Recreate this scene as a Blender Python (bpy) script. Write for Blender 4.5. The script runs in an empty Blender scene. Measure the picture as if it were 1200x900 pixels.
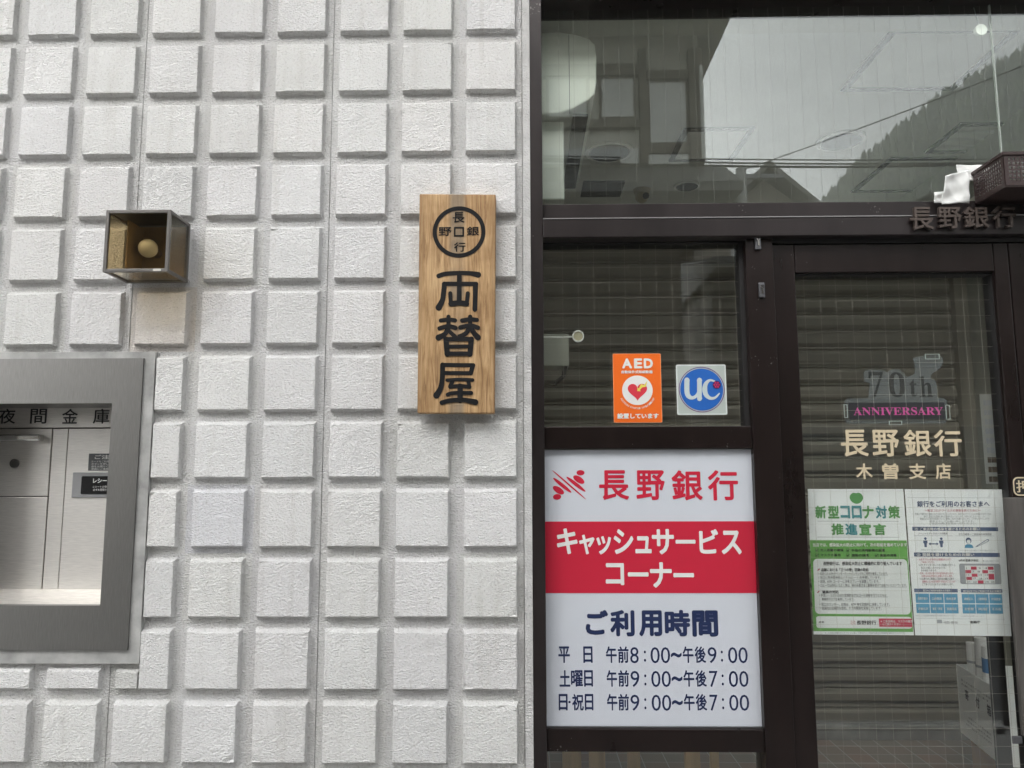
import bpy, bmesh, math, random
from mathutils import Vector, Matrix
R_ = math.radians
random.seed(7)
sc = bpy.context.scene
col = sc.collection

# ------------------------------------------------------------------ camera
RC = ((0.99986, -0.0027237, -0.0166281), (0.0046756, 0.9929430, 0.1185000), (0.0161880, -0.1185609, 0.9928148))  # facade axes -> camera axes
CAM = Vector((0.0, -2.354, 1.4))
FPX = 890.0
cd = bpy.data.cameras.new('camera'); cam = bpy.data.objects.new('camera', cd); col.objects.link(cam)
cd.sensor_width = 36; cd.lens = FPX / 1200 * 36; cd.clip_start = 0.05; cd.clip_end = 3000
Rm = Matrix(RC)
F2B = Matrix(((1, 0, 0), (0, 0, -1), (0, 1, 0)))       # facade (right, up, out) -> world (x, y, z)
cam.matrix_world = Matrix.Translation(CAM) @ (F2B @ Rm.transposed()).to_4x4()
sc.camera = cam

# ------------------------------------------------------------------ light
SUN_EL, SUN_AZ = R_(45), R_(205)
w = bpy.data.worlds.new('World'); sc.world = w; w.use_nodes = True
nt = w.node_tree; nt.nodes.clear()
sky = nt.nodes.new('ShaderNodeTexSky'); sky.sky_type = 'NISHITA'; sky.sun_disc = False
sky.sun_elevation = SUN_EL; sky.sun_rotation = SUN_AZ; sky.air_density = 1.6; sky.dust_density = 4.0
hs = nt.nodes.new('ShaderNodeHueSaturation'); hs.inputs['Saturation'].default_value = 0.12
wtc = nt.nodes.new('ShaderNodeTexCoord'); wn = nt.nodes.new('ShaderNodeTexNoise'); wn.inputs['Scale'].default_value = 2.6; wn.inputs['Detail'].default_value = 5.0; wn.inputs['Roughness'].default_value = .5
wr = nt.nodes.new('ShaderNodeMapRange'); wr.inputs[1].default_value = .32; wr.inputs[2].default_value = .68; wr.inputs[3].default_value = .80; wr.inputs[4].default_value = 1.22
nt.links.new(wtc.outputs['Generated'], wn.inputs['Vector']); nt.links.new(wn.outputs[0], wr.inputs[0]); nt.links.new(wr.outputs[0], hs.inputs['Value'])   # soft overcast cloud
bg = nt.nodes.new('ShaderNodeBackground'); bg.inputs['Strength'].default_value = 0.15
wo = nt.nodes.new('ShaderNodeOutputWorld')
nt.links.new(sky.outputs[0], hs.inputs['Color']); nt.links.new(hs.outputs[0], bg.inputs[0]); nt.links.new(bg.outputs[0], wo.inputs[0])
sl = bpy.data.lights.new('sun', 'SUN'); sl.energy = 0.5; sl.angle = R_(45); sl.color = (1, 0.975, 0.94)
so = bpy.data.objects.new('sun', sl); col.objects.link(so); so.location = (-6, -12, 20)
sd = Vector((math.sin(SUN_AZ) * math.cos(SUN_EL), math.cos(SUN_AZ) * math.cos(SUN_EL), math.sin(SUN_EL)))
so.rotation_euler = (-sd).to_track_quat('-Z', 'Y').to_euler()
sc.cycles.use_denoising = True; sc.cycles.denoiser = 'OPENIMAGEDENOISE'; sc.cycles.denoising_input_passes = 'RGB_ALBEDO_NORMAL'; sc.cycles.denoising_prefilter = 'ACCURATE'
vs = sc.view_settings; vs.view_transform = 'Standard'; vs.look = 'None'; vs.gamma = 1; vs.exposure = 2.27

# ------------------------------------------------------------------ helpers
def at(px, py, d=0.0):
    """point of the photograph on the vertical plane d metres behind the front of the wall blocks -> (x, z)"""
    v = Rm.transposed() @ Vector(((px - 600) / FPX, -(py - 450) / FPX, -1))
    t = (d - CAM.y) / -v.z
    return CAM.x + t * v.x, CAM.z + t * v.y

def box_at(x0, y0, x1, y1, d):
    xm, ym = (x0 + x1) / 2, (y0 + y1) / 2
    return at(x0, ym, d)[0], at(xm, y1, d)[1], at(x1, ym, d)[0], at(xm, y0, d)[1]   # X0 Z0 X1 Z1

def principled(name, color, rough=0.6, metal=0.0, spec=0.5):
    m = bpy.data.materials.new(name); m.use_nodes = True
    b = m.node_tree.nodes['Principled BSDF']
    b.inputs['Base Color'].default_value = (*color, 1); b.inputs['Roughness'].default_value = rough
    b.inputs['Metallic'].default_value = metal; b.inputs['Specular IOR Level'].default_value = spec
    return m

def N(m, t, **kw):
    n = m.node_tree.nodes.new(t)
    for k, v in kw.items():
        if k in n.inputs: n.inputs[k].default_value = v
        else: setattr(n, k, v)
    return n

def noisy(name, color, rough=0.6, metal=0.0, amp=0.15, scale=8, stretch=(1, 1, 1), bump=0.0, bscale=None, rough_amp=0.0, color2=None, spec=0.5):
    """procedural material: base colour wandering between two tones, a little bump"""
    m = principled(name, color, rough, metal, spec); nt = m.node_tree; b = nt.nodes['Principled BSDF']
    tc = N(m, 'ShaderNodeTexCoord'); mp = N(m, 'ShaderNodeMapping'); mp.inputs['Scale'].default_value = stretch
    nt.links.new(tc.outputs['Object'], mp.inputs[0])
    nz = N(m, 'ShaderNodeTexNoise', Scale=scale, Detail=6.0); nt.links.new(mp.outputs[0], nz.inputs['Vector'])
    r = N(m, 'ShaderNodeValToRGB'); c2 = color2 or tuple(c * (1 - amp) for c in color)
    c1 = color if color2 else tuple(min(1, c * (1 + amp)) for c in color)
    r.color_ramp.elements[0].color = (*c2, 1); r.color_ramp.elements[1].color = (*c1, 1)
    r.color_ramp.elements[0].position = 0.3; r.color_ramp.elements[1].position = 0.7
    nt.links.new(nz.outputs[0], r.inputs[0]); nt.links.new(r.outputs[0], b.inputs['Base Color'])
    if rough_amp:
        mr = N(m, 'ShaderNodeMapRange'); mr.inputs[3].default_value = rough - rough_amp; mr.inputs[4].default_value = rough + rough_amp
        nt.links.new(nz.outputs[0], mr.inputs[0]); nt.links.new(mr.outputs[0], b.inputs['Roughness'])
    if bump:
        n2 = N(m, 'ShaderNodeTexNoise', Scale=bscale or scale * 6, Detail=4.0); nt.links.new(mp.outputs[0], n2.inputs['Vector'])
        bp = N(m, 'ShaderNodeBump', Strength=1.0, Distance=bump); nt.links.new(n2.outputs[0], bp.inputs['Height']); nt.links.new(bp.outputs[0], b.inputs['Normal'])
    return m

def build(name, bm, mat, parent=None, bevel=0.0, smooth=False):
    """one bmesh in world coordinates -> one object; below a thing its origin is the thing's base"""
    bmesh.ops.recalc_face_normals(bm, faces=bm.faces[:]) if smooth is not None else None
    me = bpy.data.meshes.new(name); 
    root = parent
    while root is not None and root.parent is not None: root = root.parent
    off = Vector(root.location) if root is not None else Vector()
    if root is None and bm.verts:
        xs = [v.co for v in bm.verts]
        off = Vector(((min(c.x for c in xs) + max(c.x for c in xs)) / 2, (min(c.y for c in xs) + max(c.y for c in xs)) / 2, min(c.z for c in xs)))
    for v in bm.verts: v.co -= off
    bm.to_mesh(me); bm.free()
    for m in (mat if isinstance(mat, (list, tuple)) else [mat]): me.materials.append(m)
    o = bpy.data.objects.new(name, me); col.objects.link(o)
    if smooth:
        for p in me.polygons: p.use_smooth = True
    if parent is not None: o.parent = parent
    else: o.location = off
    if bevel:
        b = o.modifiers.new('bevel', 'BEVEL'); b.width = bevel; b.segments = 2; b.limit_method = 'ANGLE'; b.angle_limit = R_(40)
    return o

def thing(name, label, cat, loc, group=None):
    o = bpy.data.objects.new(name, None); col.objects.link(o); o.location = loc; o.empty_display_size = 0.05
    o['label'] = label; o['category'] = cat
    if group: o['group'] = group
    return o

def tag(o, label, cat, group=None):
    o['label'] = label; o['category'] = cat
    if group: o['group'] = group
    return o

def struct(o, kind='structure'):
    o['kind'] = kind; return o

def cube(bm, x0, x1, y0, y1, z0, z1, mi=0):
    v = [bm.verts.new(c) for c in ((x0, y0, z0), (x1, y0, z0), (x1, y1, z0), (x0, y1, z0), (x0, y0, z1), (x1, y0, z1), (x1, y1, z1), (x0, y1, z1))]
    fs = [bm.faces.new([v[i] for i in f]) for f in ((0, 1, 5, 4), (1, 2, 6, 5), (2, 3, 7, 6), (3, 0, 4, 7), (4, 5, 6, 7), (3, 2, 1, 0))]
    for f in fs: f.material_index = mi
    return v

def boxes(*bs):
    bm = bmesh.new()
    for b in bs: cube(bm, *b)
    return bm

def tube(bm, p0, p1, r0, r1=None, n=12, caps=True):
    r1 = r0 if r1 is None else r1
    p0, p1 = Vector(p0), Vector(p1); ax = (p1 - p0).normalized()
    u = ax.orthogonal().normalized(); v = ax.cross(u)
    a = [bm.verts.new(p0 + r0 * (u * math.cos(2 * math.pi * k / n) + v * math.sin(2 * math.pi * k / n))) for k in range(n)]
    b = [bm.verts.new(p1 + r1 * (u * math.cos(2 * math.pi * k / n) + v * math.sin(2 * math.pi * k / n))) for k in range(n)]
    for k in range(n): bm.faces.new((a[k], a[(k + 1) % n], b[(k + 1) % n], b[k]))
    if caps: bm.faces.new(a[::-1]); bm.faces.new(b)

def wire(bm, pts, r, n=6):
    for a, b in zip(pts, pts[1:]): tube(bm, a, b, r, r, n)

def ball(bm, c, rx, ry=None, rz=None, u=20, v=12):
    m = Matrix.Translation(c) @ Matrix.Diagonal((rx, ry or rx, rz or rx, 1))
    bmesh.ops.create_uvsphere(bm, u_segments=u, v_segments=v, radius=1, matrix=m)

def prism(bm, pts, y0, y1):
    """outline [(x, z)] given thickness from y0 (front) to y1"""
    a = [bm.verts.new((x, y0, z)) for x, z in pts]; b = [bm.verts.new((x, y1, z)) for x, z in pts]; n = len(pts)
    fs = [bm.faces.new(a), bm.faces.new(b[::-1])]
    for f in fs: f.normal_update()
    for k in range(n): bm.faces.new((a[k], b[k], b[(k + 1) % n], a[(k + 1) % n]))
    bmesh.ops.triangulate(bm, faces=fs)

def disc(bm, cx, cz, rx, rz, y0, y1, n=40, rot=0.0):
    prism(bm, [(cx + rx * math.cos(t) * math.cos(rot) - rz * math.sin(t) * math.sin(rot), cz + rx * math.cos(t) * math.sin(rot) + rz * math.sin(t) * math.cos(rot)) for t in (2 * math.pi * k / n for k in range(n))], y0, y1)

def ring(bm, cx, cz, ro, ri, y0, y1, n=64, sz=1.0):
    P = lambda r, y: [bm.verts.new((cx + r * math.cos(2 * math.pi * k / n), y, cz + sz * r * math.sin(2 * math.pi * k / n))) for k in range(n)]
    a, b, c, d = P(ro, y0), P(ri, y0), P(ro, y1), P(ri, y1)
    for k in range(n):
        j = (k + 1) % n
        for q in ((a[k], a[j], b[j], b[k]), (a[k], c[k], c[j], a[j]), (b[k], b[j], d[j], d[k]), (c[k], d[k], d[j], c[j])): bm.faces.new(q)

def rrect(x0, z0, x1, z1, r, n=5):
    out = []
    for cx, cz, a in ((x1 - r, z1 - r, 0), (x0 + r, z1 - r, 90), (x0 + r, z0 + r, 180), (x1 - r, z0 + r, 270)):
        for k in range(n + 1):
            t = R_(a + 90 * k / n); out.append((cx + r * math.cos(t), cz + r * math.sin(t)))
    return out

def stroke(bm, pts, wd, y0, y1, n=8):
    """brush stroke with round ends: [(x, z)] centre line and widths"""
    P = [Vector((p[0], p[1])) for p in pts]
    W = wd if isinstance(wd, (list, tuple)) else [wd] * len(P)
    # smooth a polyline of 3+ points
    if len(P) > 2:
        Q, V = [], []
        for i in range(len(P) - 1):
            p0, p1, p2, p3 = P[max(0, i - 1)], P[i], P[i + 1], P[min(len(P) - 1, i + 2)]
            for k in range(5):
                t = k / 5
                Q.append(0.5 * ((2 * p1) + (p2 - p0) * t + (2 * p0 - 5 * p1 + 4 * p2 - p3) * t * t + (3 * p1 - p0 - 3 * p2 + p3) * t ** 3)); V.append(W[i] * (1 - t) + W[i + 1] * t)
        Q.append(P[-1]); V.append(W[-1]); P, W = Q, V
    L, Rr = [], []
    for i in range(len(P)):
        t = (P[min(i + 1, len(P) - 1)] - P[max(i - 1, 0)]).normalized(); nn = Vector((-t.y, t.x))
        L.append(P[i] + nn * W[i] / 2); Rr.append(P[i] - nn * W[i] / 2)
    def cap(c, a, w_, s):
        return [c + Vector((math.cos(a + s * math.pi * k / n), math.sin(a + s * math.pi * k / n))) * w_ / 2 for k in range(1, n)]
    t1 = (P[-1] - P[-2]).normalized(); a1 = math.atan2(t1.y, t1.x); t0 = (P[1] - P[0]).normalized(); a0 = math.atan2(t0.y, t0.x)
    out = L + cap(P[-1], a1 + math.pi / 2, W[-1], -1) + Rr[::-1] + cap(P[0], a0 - math.pi / 2, W[0], -1)
    prism(bm, [(p.x, p.y) for p in out], y0, y1)

def text(bm, s, x0, z0, x1, z1, y, bold=0.0, depth=0.0, keep=False):
    """lettering that fills the box x0..x1, z0..z1 on the plane y; bold thickens the strokes (fraction of the type size)"""
    c = bpy.data.curves.new('t', 'FONT'); c.body = s; c.size = 1; c.resolution_u = 3
    o = bpy.data.objects.new('t', c); col.objects.link(o)
    dg = bpy.context.evaluated_depsgraph_get(); me = bpy.data.meshes.new_from_object(o.evaluated_get(dg))
    bpy.data.objects.remove(o); bpy.data.curves.remove(c)
    if not me.vertices: return
    xs = [v.co.x for v in me.vertices]; ys = [v.co.y for v in me.vertices]
    ax, bx, ay, by = min(xs), max(xs), min(ys), max(ys)
    ax, bx, ay, by = ax - bold, bx + bold, ay - bold, by + bold
    sx = (x1 - x0) / max(1e-6, bx - ax); sy = (z1 - z0) / max(1e-6, by - ay)
    t = bmesh.new(); t.from_mesh(me); bpy.data.meshes.remove(me)
    if depth:
        r = bmesh.ops.extrude_face_region(t, geom=t.faces[:])
        for g in r['geom']:
            if isinstance(g, bmesh.types.BMVert): g.co.z += 1
    base = [v.co.copy() for v in t.verts]
    shifts = [(0, 0)] if not bold else [(0, 0), (bold, 0), (-bold, 0), (0, bold), (0, -bold)] + [(i * bold * .72, j * bold * .72) for i in (-1, 1) for j in (-1, 1)]
    for i, (du, dv) in enumerate(shifts):          # a bolder weight: the same letter laid down again, each copy a hair in front of the last
        for v, q in zip(t.verts, base):
            v.co = Vector((x0 + (q.x + du - ax) * sx, y - i * 0.00005 - (depth if q.z > 0.5 else 0), z0 + (q.y + dv - ay) * sy))
        m2 = bpy.data.meshes.new('t'); t.to_mesh(m2); bm.from_mesh(m2); bpy.data.meshes.remove(m2)
    t.free()

def text_at(bm, s, x0, y0, x1, y1, d, bold=0.0, depth=0.0):
    X0, Z0, X1, Z1 = box_at(x0, y0, x1, y1, d); text(bm, s, X0, Z0, X1, Z1, d, bold, depth)

# ------------------------------------------------------------------ materials
def wall_material():
    m = principled('sprayed_concrete', (0.72, 0.715, 0.705), 0.85, 0, 0.25); nt = m.node_tree; b = nt.nodes['Principled BSDF']
    tc = N(m, 'ShaderNodeTexCoord'); L = nt.links.new
    big = N(m, 'ShaderNodeTexNoise', Scale=3.0, Detail=5.0); L(tc.outputs['Object'], big.inputs['Vector'])
    fine = N(m, 'ShaderNodeTexNoise', Scale=150.0, Detail=4.0); L(tc.outputs['Object'], fine.inputs['Vector'])
    r = N(m, 'ShaderNodeValToRGB'); r.color_ramp.elements[0].color = (0.81, 0.805, 0.795, 1); r.color_ramp.elements[1].color = (0.88, 0.877, 0.87, 1)
    r.color_ramp.elements[0].position = 0.3; r.color_ramp.elements[1].position = 0.62; L(big.outputs[0], r.inputs[0])
    mx = N(m, 'ShaderNodeMix', data_type='RGBA', blend_type='MULTIPLY'); mx.inputs[0].default_value = 1
    r2 = N(m, 'ShaderNodeValToRGB'); r2.color_ramp.elements[0].color = (0.82, 0.81, 0.80, 1); r2.color_ramp.elements[1].color = (1, 1, 1, 1)
    r2.color_ramp.elements[0].position = 0.32; r2.color_ramp.elements[1].position = 0.44; L(fine.outputs[0], r2.inputs[0])
    L(r.outputs[0], mx.inputs[6]); L(r2.outputs[0], mx.inputs[7])
    mps = N(m, 'ShaderNodeMapping'); mps.inputs['Scale'].default_value = (14, 1, 1.1); L(tc.outputs['Object'], mps.inputs[0])
    st = N(m, 'ShaderNodeTexNoise', Scale=1.6, Detail=5.0, Roughness=0.6); L(mps.outputs[0], st.inputs['Vector'])
    r3 = N(m, 'ShaderNodeValToRGB'); r3.color_ramp.elements[0].color = (0.925, 0.92, 0.91, 1); r3.color_ramp.elements[1].color = (1, 1, 1, 1); r3.color_ramp.elements[0].position = 0.30; r3.color_ramp.elements[1].position = 0.47; L(st.outputs[0], r3.inputs[0])
    ms = N(m, 'ShaderNodeMix', data_type='RGBA', blend_type='MULTIPLY'); ms.inputs[0].default_value = 1; L(mx.outputs[2], ms.inputs[6]); L(r3.outputs[0], ms.inputs[7]); mx = ms
    at_ = N(m, 'ShaderNodeAttribute', attribute_name='tone'); mx2 = N(m, 'ShaderNodeMix', data_type='RGBA', blend_type='MULTIPLY'); mx2.inputs[0].default_value = 1
    L(mx.outputs[2], mx2.inputs[6]); L(at_.outputs['Color'], mx2.inputs[7]); L(mx2.outputs[2], b.inputs['Base Color'])
    mp = N(m, 'ShaderNodeMapping'); mp.inputs['Scale'].default_value = (1, 1, 1.5); L(tc.outputs['Object'], mp.inputs[0])
    n1 = N(m, 'ShaderNodeTexNoise', Scale=165.0, Detail=2.5, Roughness=0.55); L(mp.outputs[0], n1.inputs['Vector'])
    n2 = N(m, 'ShaderNodeTexVoronoi', Scale=165.0, feature='SMOOTH_F1'); L(mp.outputs[0], n2.inputs['Vector'])
    mr = N(m, 'ShaderNodeMapRange'); mr.inputs[1].default_value = 0.42; mr.inputs[2].default_value = 0.66; L(n1.outputs[0], mr.inputs[0])
    ad = N(m, 'ShaderNodeMath', operation='MULTIPLY_ADD'); ad.inputs[1].default_value = -0.5; L(n2.outputs['Distance'], ad.inputs[0]); L(mr.outputs[0], ad.inputs[2])
    bp = N(m, 'ShaderNodeBump', Strength=1.0, Distance=0.0027); L(ad.outputs[0], bp.inputs['Height']); L(bp.outputs[0], b.inputs['Normal'])
    return m
M = {}
M['wall'] = wall_material()
M['bronze'] = noisy('bronze_aluminium', (0.016, 0.0095, 0.0085), 0.30, 0.35, 0.25, 14, (1, 1, 0.3), rough_amp=0.08)
M['bronze_jamb'] = noisy('bronze_aluminium_jamb', (0.026, 0.020, 0.020), 0.36, 0.3, 0.25, 10, (1, 1, 0.3), rough_amp=0.08)
M['black'] = principled('black_rubber', (0.012, 0.011, 0.011), 0.6)
M['bronze_letter'] = noisy('bronze_letters', (0.10, 0.078, 0.068), 0.45, 0.5, 0.2, 30)
def steel(name, c, rough, stretch, amp=0.1):
    return noisy(name, c, rough, 1.0, amp, 30, stretch, bump=0.00009, bscale=60, rough_amp=0.05)
M['steel'] = steel('brushed_steel', (0.50, 0.49, 0.47), 0.40, (1, 1, 25), 0.05)
M['steel_v'] = steel('brushed_steel_bezel', (0.29, 0.285, 0.277), 0.42, (25, 1, 1), 0.12)
M['steel_h'] = steel('brushed_steel_panel', (0.74, 0.72, 0.69), 0.55, (1, 1, 45), 0.13)
M['chrome'] = principled('polished_steel', (0.75, 0.75, 0.74), 0.12, 1.0)
M['latch_dark'] = principled('worn_metal', (.16, .155, .15), .3, .8)
M['mortar'] = noisy('grey_mortar', (0.40, 0.40, 0.39), 0.8, 0, 0.25, 18, (1, 1, 1), bump=0.001, bscale=90)
M['ink'] = principled('black_ink', (0.02, 0.02, 0.022), 0.5)
M['white'] = principled('white_print', (0.80, 0.80, 0.78), 0.45)
def wood_material():
    m = principled('weathered_cedar', (0.5, 0.33, 0.17), 0.62, 0, 0.3); nt = m.node_tree; b = nt.nodes['Principled BSDF']; L = nt.links.new
    tc = N(m, 'ShaderNodeTexCoord'); mp = N(m, 'ShaderNodeMapping'); mp.inputs['Scale'].default_value = (1, 1, 0.07); L(tc.outputs['Object'], mp.inputs[0])
    g = N(m, 'ShaderNodeTexNoise', Scale=95.0, Detail=7.0, Roughness=0.62, Distortion=0.8); L(mp.outputs[0], g.inputs['Vector'])
    r = N(m, 'ShaderNodeValToRGB'); e = r.color_ramp.elements
    e[0].position = 0.30; e[0].color = (0.20, 0.11, 0.05, 1); e[1].position = 0.68; e[1].color = (0.64, 0.44, 0.24, 1)
    q = e.new(0.47); q.color = (0.45, 0.28, 0.135, 1); L(g.outputs[0], r.inputs[0])
    # a weathered grey stripe down the middle of the plank, patchy blotches
    sx = N(m, 'ShaderNodeSeparateXYZ'); L(tc.outputs['Object'], sx.inputs[0])
    ab = N(m, 'ShaderNodeMath', operation='ABSOLUTE'); L(sx.outputs['X'], ab.inputs[0])
    mr = N(m, 'ShaderNodeMapRange'); mr.inputs[1].default_value = 0.016; mr.inputs[2].default_value = 0.030; mr.inputs[3].default_value = 0.75; mr.inputs[4].default_value = 0.0; L(ab.outputs[0], mr.inputs[0])
    bl = N(m, 'ShaderNodeTexNoise', Scale=9.0, Detail=4.0); L(tc.outputs['Object'], bl.inputs['Vector'])
    bl2 = N(m, 'ShaderNodeMapRange'); bl2.inputs[1].default_value = 0.38; bl2.inputs[2].default_value = 0.62; L(bl.outputs[0], bl2.inputs[0])
    hz = N(m, 'ShaderNodeMapRange'); hz.inputs[1].default_value = 0.42; hz.inputs[2].default_value = 0.60; L(sx.outputs['Z'], hz.inputs[0])
    mxz = N(m, 'ShaderNodeMath', operation='MAXIMUM'); L(bl2.outputs[0], mxz.inputs[0]); L(hz.outputs[0], mxz.inputs[1])
    mu = N(m, 'ShaderNodeMath', operation='MULTIPLY'); L(mr.outputs[0], mu.inputs[0]); L(mxz.outputs[0], mu.inputs[1])
    mx = N(m, 'ShaderNodeMix', data_type='RGBA'); L(mu.outputs[0], mx.inputs[0]); L(r.outputs[0], mx.inputs[6]); mx.inputs[7].default_value = (0.24, 0.20, 0.15, 1)
    # darker smoked edges
    ex = N(m, 'ShaderNodeMapRange'); ex.inputs[1].default_value = 0.098; ex.inputs[2].default_value = 0.122; ex.inputs[3].default_value = 0.0; ex.inputs[4].default_value = 0.55; L(ab.outputs[0], ex.inputs[0])
    m3 = N(m, 'ShaderNodeMix', data_type='RGBA'); L(ex.outputs[0], m3.inputs[0]); L(mx.outputs[2], m3.inputs[6]); m3.inputs[7].default_value = (0.20, 0.11, 0.05, 1)
    g2 = N(m, 'ShaderNodeTexNoise', Scale=14.0, Detail=6.0); L(tc.outputs['Object'], g2.inputs['Vector'])
    r4 = N(m, 'ShaderNodeValToRGB'); r4.color_ramp.elements[0].color = (.62, .55, .48, 1); r4.color_ramp.elements[1].color = (1, 1, 1, 1); r4.color_ramp.elements[0].position = .33; r4.color_ramp.elements[1].position = .56; L(g2.outputs[0], r4.inputs[0])
    m4 = N(m, 'ShaderNodeMix', data_type='RGBA', blend_type='MULTIPLY'); m4.inputs[0].default_value = .55; L(m3.outputs[2], m4.inputs[6]); L(r4.outputs[0], m4.inputs[7])
    L(m4.outputs[2], b.inputs['Base Color'])
    bp = N(m, 'ShaderNodeBump', Strength=0.6, Distance=0.0012); L(g.outputs[0], bp.inputs['Height']); L(bp.outputs[0], b.inputs['Normal'])
    return m
M['cedar'] = wood_material()

def specks(m):
    nt = m.node_tree; b = nt.nodes['Principled BSDF']; L = nt.links.new; src = b.inputs['Base Color'].links[0].from_socket
    tc = N(m, 'ShaderNodeTexCoord'); nz = N(m, 'ShaderNodeTexNoise', Scale=120.0, Detail=2.0); L(tc.outputs['Object'], nz.inputs['Vector'])
    big = N(m, 'ShaderNodeTexNoise', Scale=7.0, Detail=2.0); L(tc.outputs['Object'], big.inputs['Vector'])
    ml = N(m, 'ShaderNodeMath', operation='MULTIPLY'); L(nz.outputs[0], ml.inputs[0]); L(big.outputs[0], ml.inputs[1])
    mr = N(m, 'ShaderNodeMapRange'); mr.inputs[1].default_value = .47; mr.inputs[2].default_value = .50; L(ml.outputs[0], mr.inputs[0])
    mx = N(m, 'ShaderNodeMix', data_type='RGBA'); L(mr.outputs[0], mx.inputs[0]); L(src, mx.inputs[6]); mx.inputs[7].default_value = (.16, .15, .145, 1); L(mx.outputs[2], b.inputs['Base Color'])
specks(M['bronze']); specks(M['bronze_jamb'])
def glass_material(name, refl, tint, veil=0.0):
    """thin pane: mirror reflection by the Schlick curve over a tinted see-through sheet"""
    m = bpy.data.materials.new(name); m.use_nodes = True; nt = m.node_tree; nt.nodes.clear(); L = nt.links.new
    ge = N(m, 'ShaderNodeNewGeometry'); dot = N(m, 'ShaderNodeVectorMath', operation='DOT_PRODUCT'); L(ge.outputs['Normal'], dot.inputs[0]); L(ge.outputs['Incoming'], dot.inputs[1])
    ab = N(m, 'ShaderNodeMath', operation='ABSOLUTE'); L(dot.outputs['Value'], ab.inputs[0])
    om = N(m, 'ShaderNodeMath', operation='SUBTRACT'); om.inputs[0].default_value = 1.0; L(ab.outputs[0], om.inputs[1])
    pw = N(m, 'ShaderNodeMath', operation='POWER'); L(om.outputs[0], pw.inputs[0]); pw.inputs[1].default_value = 5
    ma = N(m, 'ShaderNodeMath', operation='MULTIPLY_ADD'); L(pw.outputs[0], ma.inputs[0]); ma.inputs[1].default_value = 1 - refl; ma.inputs[2].default_value = refl
    tr = N(m, 'ShaderNodeBsdfTransparent'); tr.inputs[0].default_value = (*tint, 1)
    gl = N(m, 'ShaderNodeBsdfGlossy'); gl.inputs['Roughness'].default_value = 0.0; gl.inputs['Color'].default_value = (0.95, 0.98, 0.97, 1)
    mx = N(m, 'ShaderNodeMixShader'); out = N(m, 'ShaderNodeOutputMaterial')
    L(ma.outputs[0], mx.inputs[0]); L(tr.outputs[0], mx.inputs[1]); L(gl.outputs[0], mx.inputs[2]); L(mx.outputs[0], out.inputs[0])
    if veil:                                   # milky veil painted into the high pane to brighten its dark reflections
        tc = N(m, 'ShaderNodeTexCoord'); nz = N(m, 'ShaderNodeTexNoise', Scale=2.5, Detail=5.0); L(tc.outputs['Object'], nz.inputs['Vector'])
        mr = N(m, 'ShaderNodeMapRange'); mr.inputs[1].default_value = .3; mr.inputs[2].default_value = .7; mr.inputs[3].default_value = veil * .6; mr.inputs[4].default_value = veil * 1.4; L(nz.outputs[0], mr.inputs[0])
        df = N(m, 'ShaderNodeBsdfDiffuse'); df.inputs['Color'].default_value = (.70, .72, .66, 1); m2 = N(m, 'ShaderNodeMixShader')
        L(mr.outputs[0], m2.inputs[0]); L(mx.outputs[0], m2.inputs[1]); L(df.outputs[0], m2.inputs[2]); L(m2.outputs[0], out.inputs[0])
    return m
M['glass'] = glass_material('window_glass', 0.082, (0.985, 0.99, 0.98))
M['glass_veiled'] = glass_material('veiled_window_glass', 0.088, (0.97, 0.99, 0.965), 0.014)
M['lamp_glass'] = glass_material('smoky_lamp_glass', 0.04, (0.86, 0.81, 0.70))
def clear_material(name, color, fac):
    m = bpy.data.materials.new(name); m.use_nodes = True; nt = m.node_tree; b = nt.nodes['Principled BSDF']
    b.inputs['Base Color'].default_value = (*color, 1); b.inputs['Roughness'].default_value = 0.25
    tr = N(m, 'ShaderNodeBsdfTransparent'); mx = N(m, 'ShaderNodeMixShader'); mx.inputs[0].default_value = fac
    nt.links.new(tr.outputs[0], mx.inputs[1]); nt.links.new(b.outputs[0], mx.inputs[2]); nt.links.new(mx.outputs[0], nt.nodes['Material Output'].inputs[0])
    return m
M['acrylic'] = clear_material('frosted_acrylic', (0.26, 0.30, 0.32), 0.30)
M['acrylic_dark'] = clear_material('frosted_acrylic_figures', (0.03, 0.035, 0.04), 0.75)
M['acrylic_edge'] = clear_material('clear_clip', (0.70, 0.78, 0.74), 0.7)
M['wire'] = principled('glass_wire', (0.44, 0.42, 0.36), 0.6, 0.2); M['wire_dull'] = principled('dull_glass_wire', (0.26, 0.255, 0.235), 0.6, 0.2)

# ------------------------------------------------------------------ ground and street
g = boxes((-410, 710, -425, 29, -0.62, -0.16)); struct(build('terrain', g, noisy('earth', (0.10, 0.095, 0.08), 0.9, 0, 0.3, 0.3)))
pav = boxes((-30, 30, -1.9, 0.02, -0.12, 0.0)); M['paving'] = noisy('concrete_paving', (0.25, 0.245, 0.235), 0.85, 0, 0.15, 3, bump=0.002, bscale=60)
struct(build('pavement', pav, M['paving']))
struct(build('kerb', boxes((-30, 30, -2.06, -1.904, -0.14, 0.012)), noisy('kerb_concrete', (0.30, 0.295, 0.28), 0.85, 0, 0.15, 5), bevel=0.012))
struct(build('road', boxes((-30, 30, -5.2, -2.064, -0.158, -0.12)), noisy('asphalt', (0.055, 0.055, 0.057), 0.85, 0, 0.2, 4, bump=0.003, bscale=90)))
struct(build('road_line', boxes((-30, 30, -2.42, -2.28, -0.12, -0.116)), noisy('road_paint', (0.62, 0.62, 0.60), 0.7, 0, 0.2, 9)))

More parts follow.
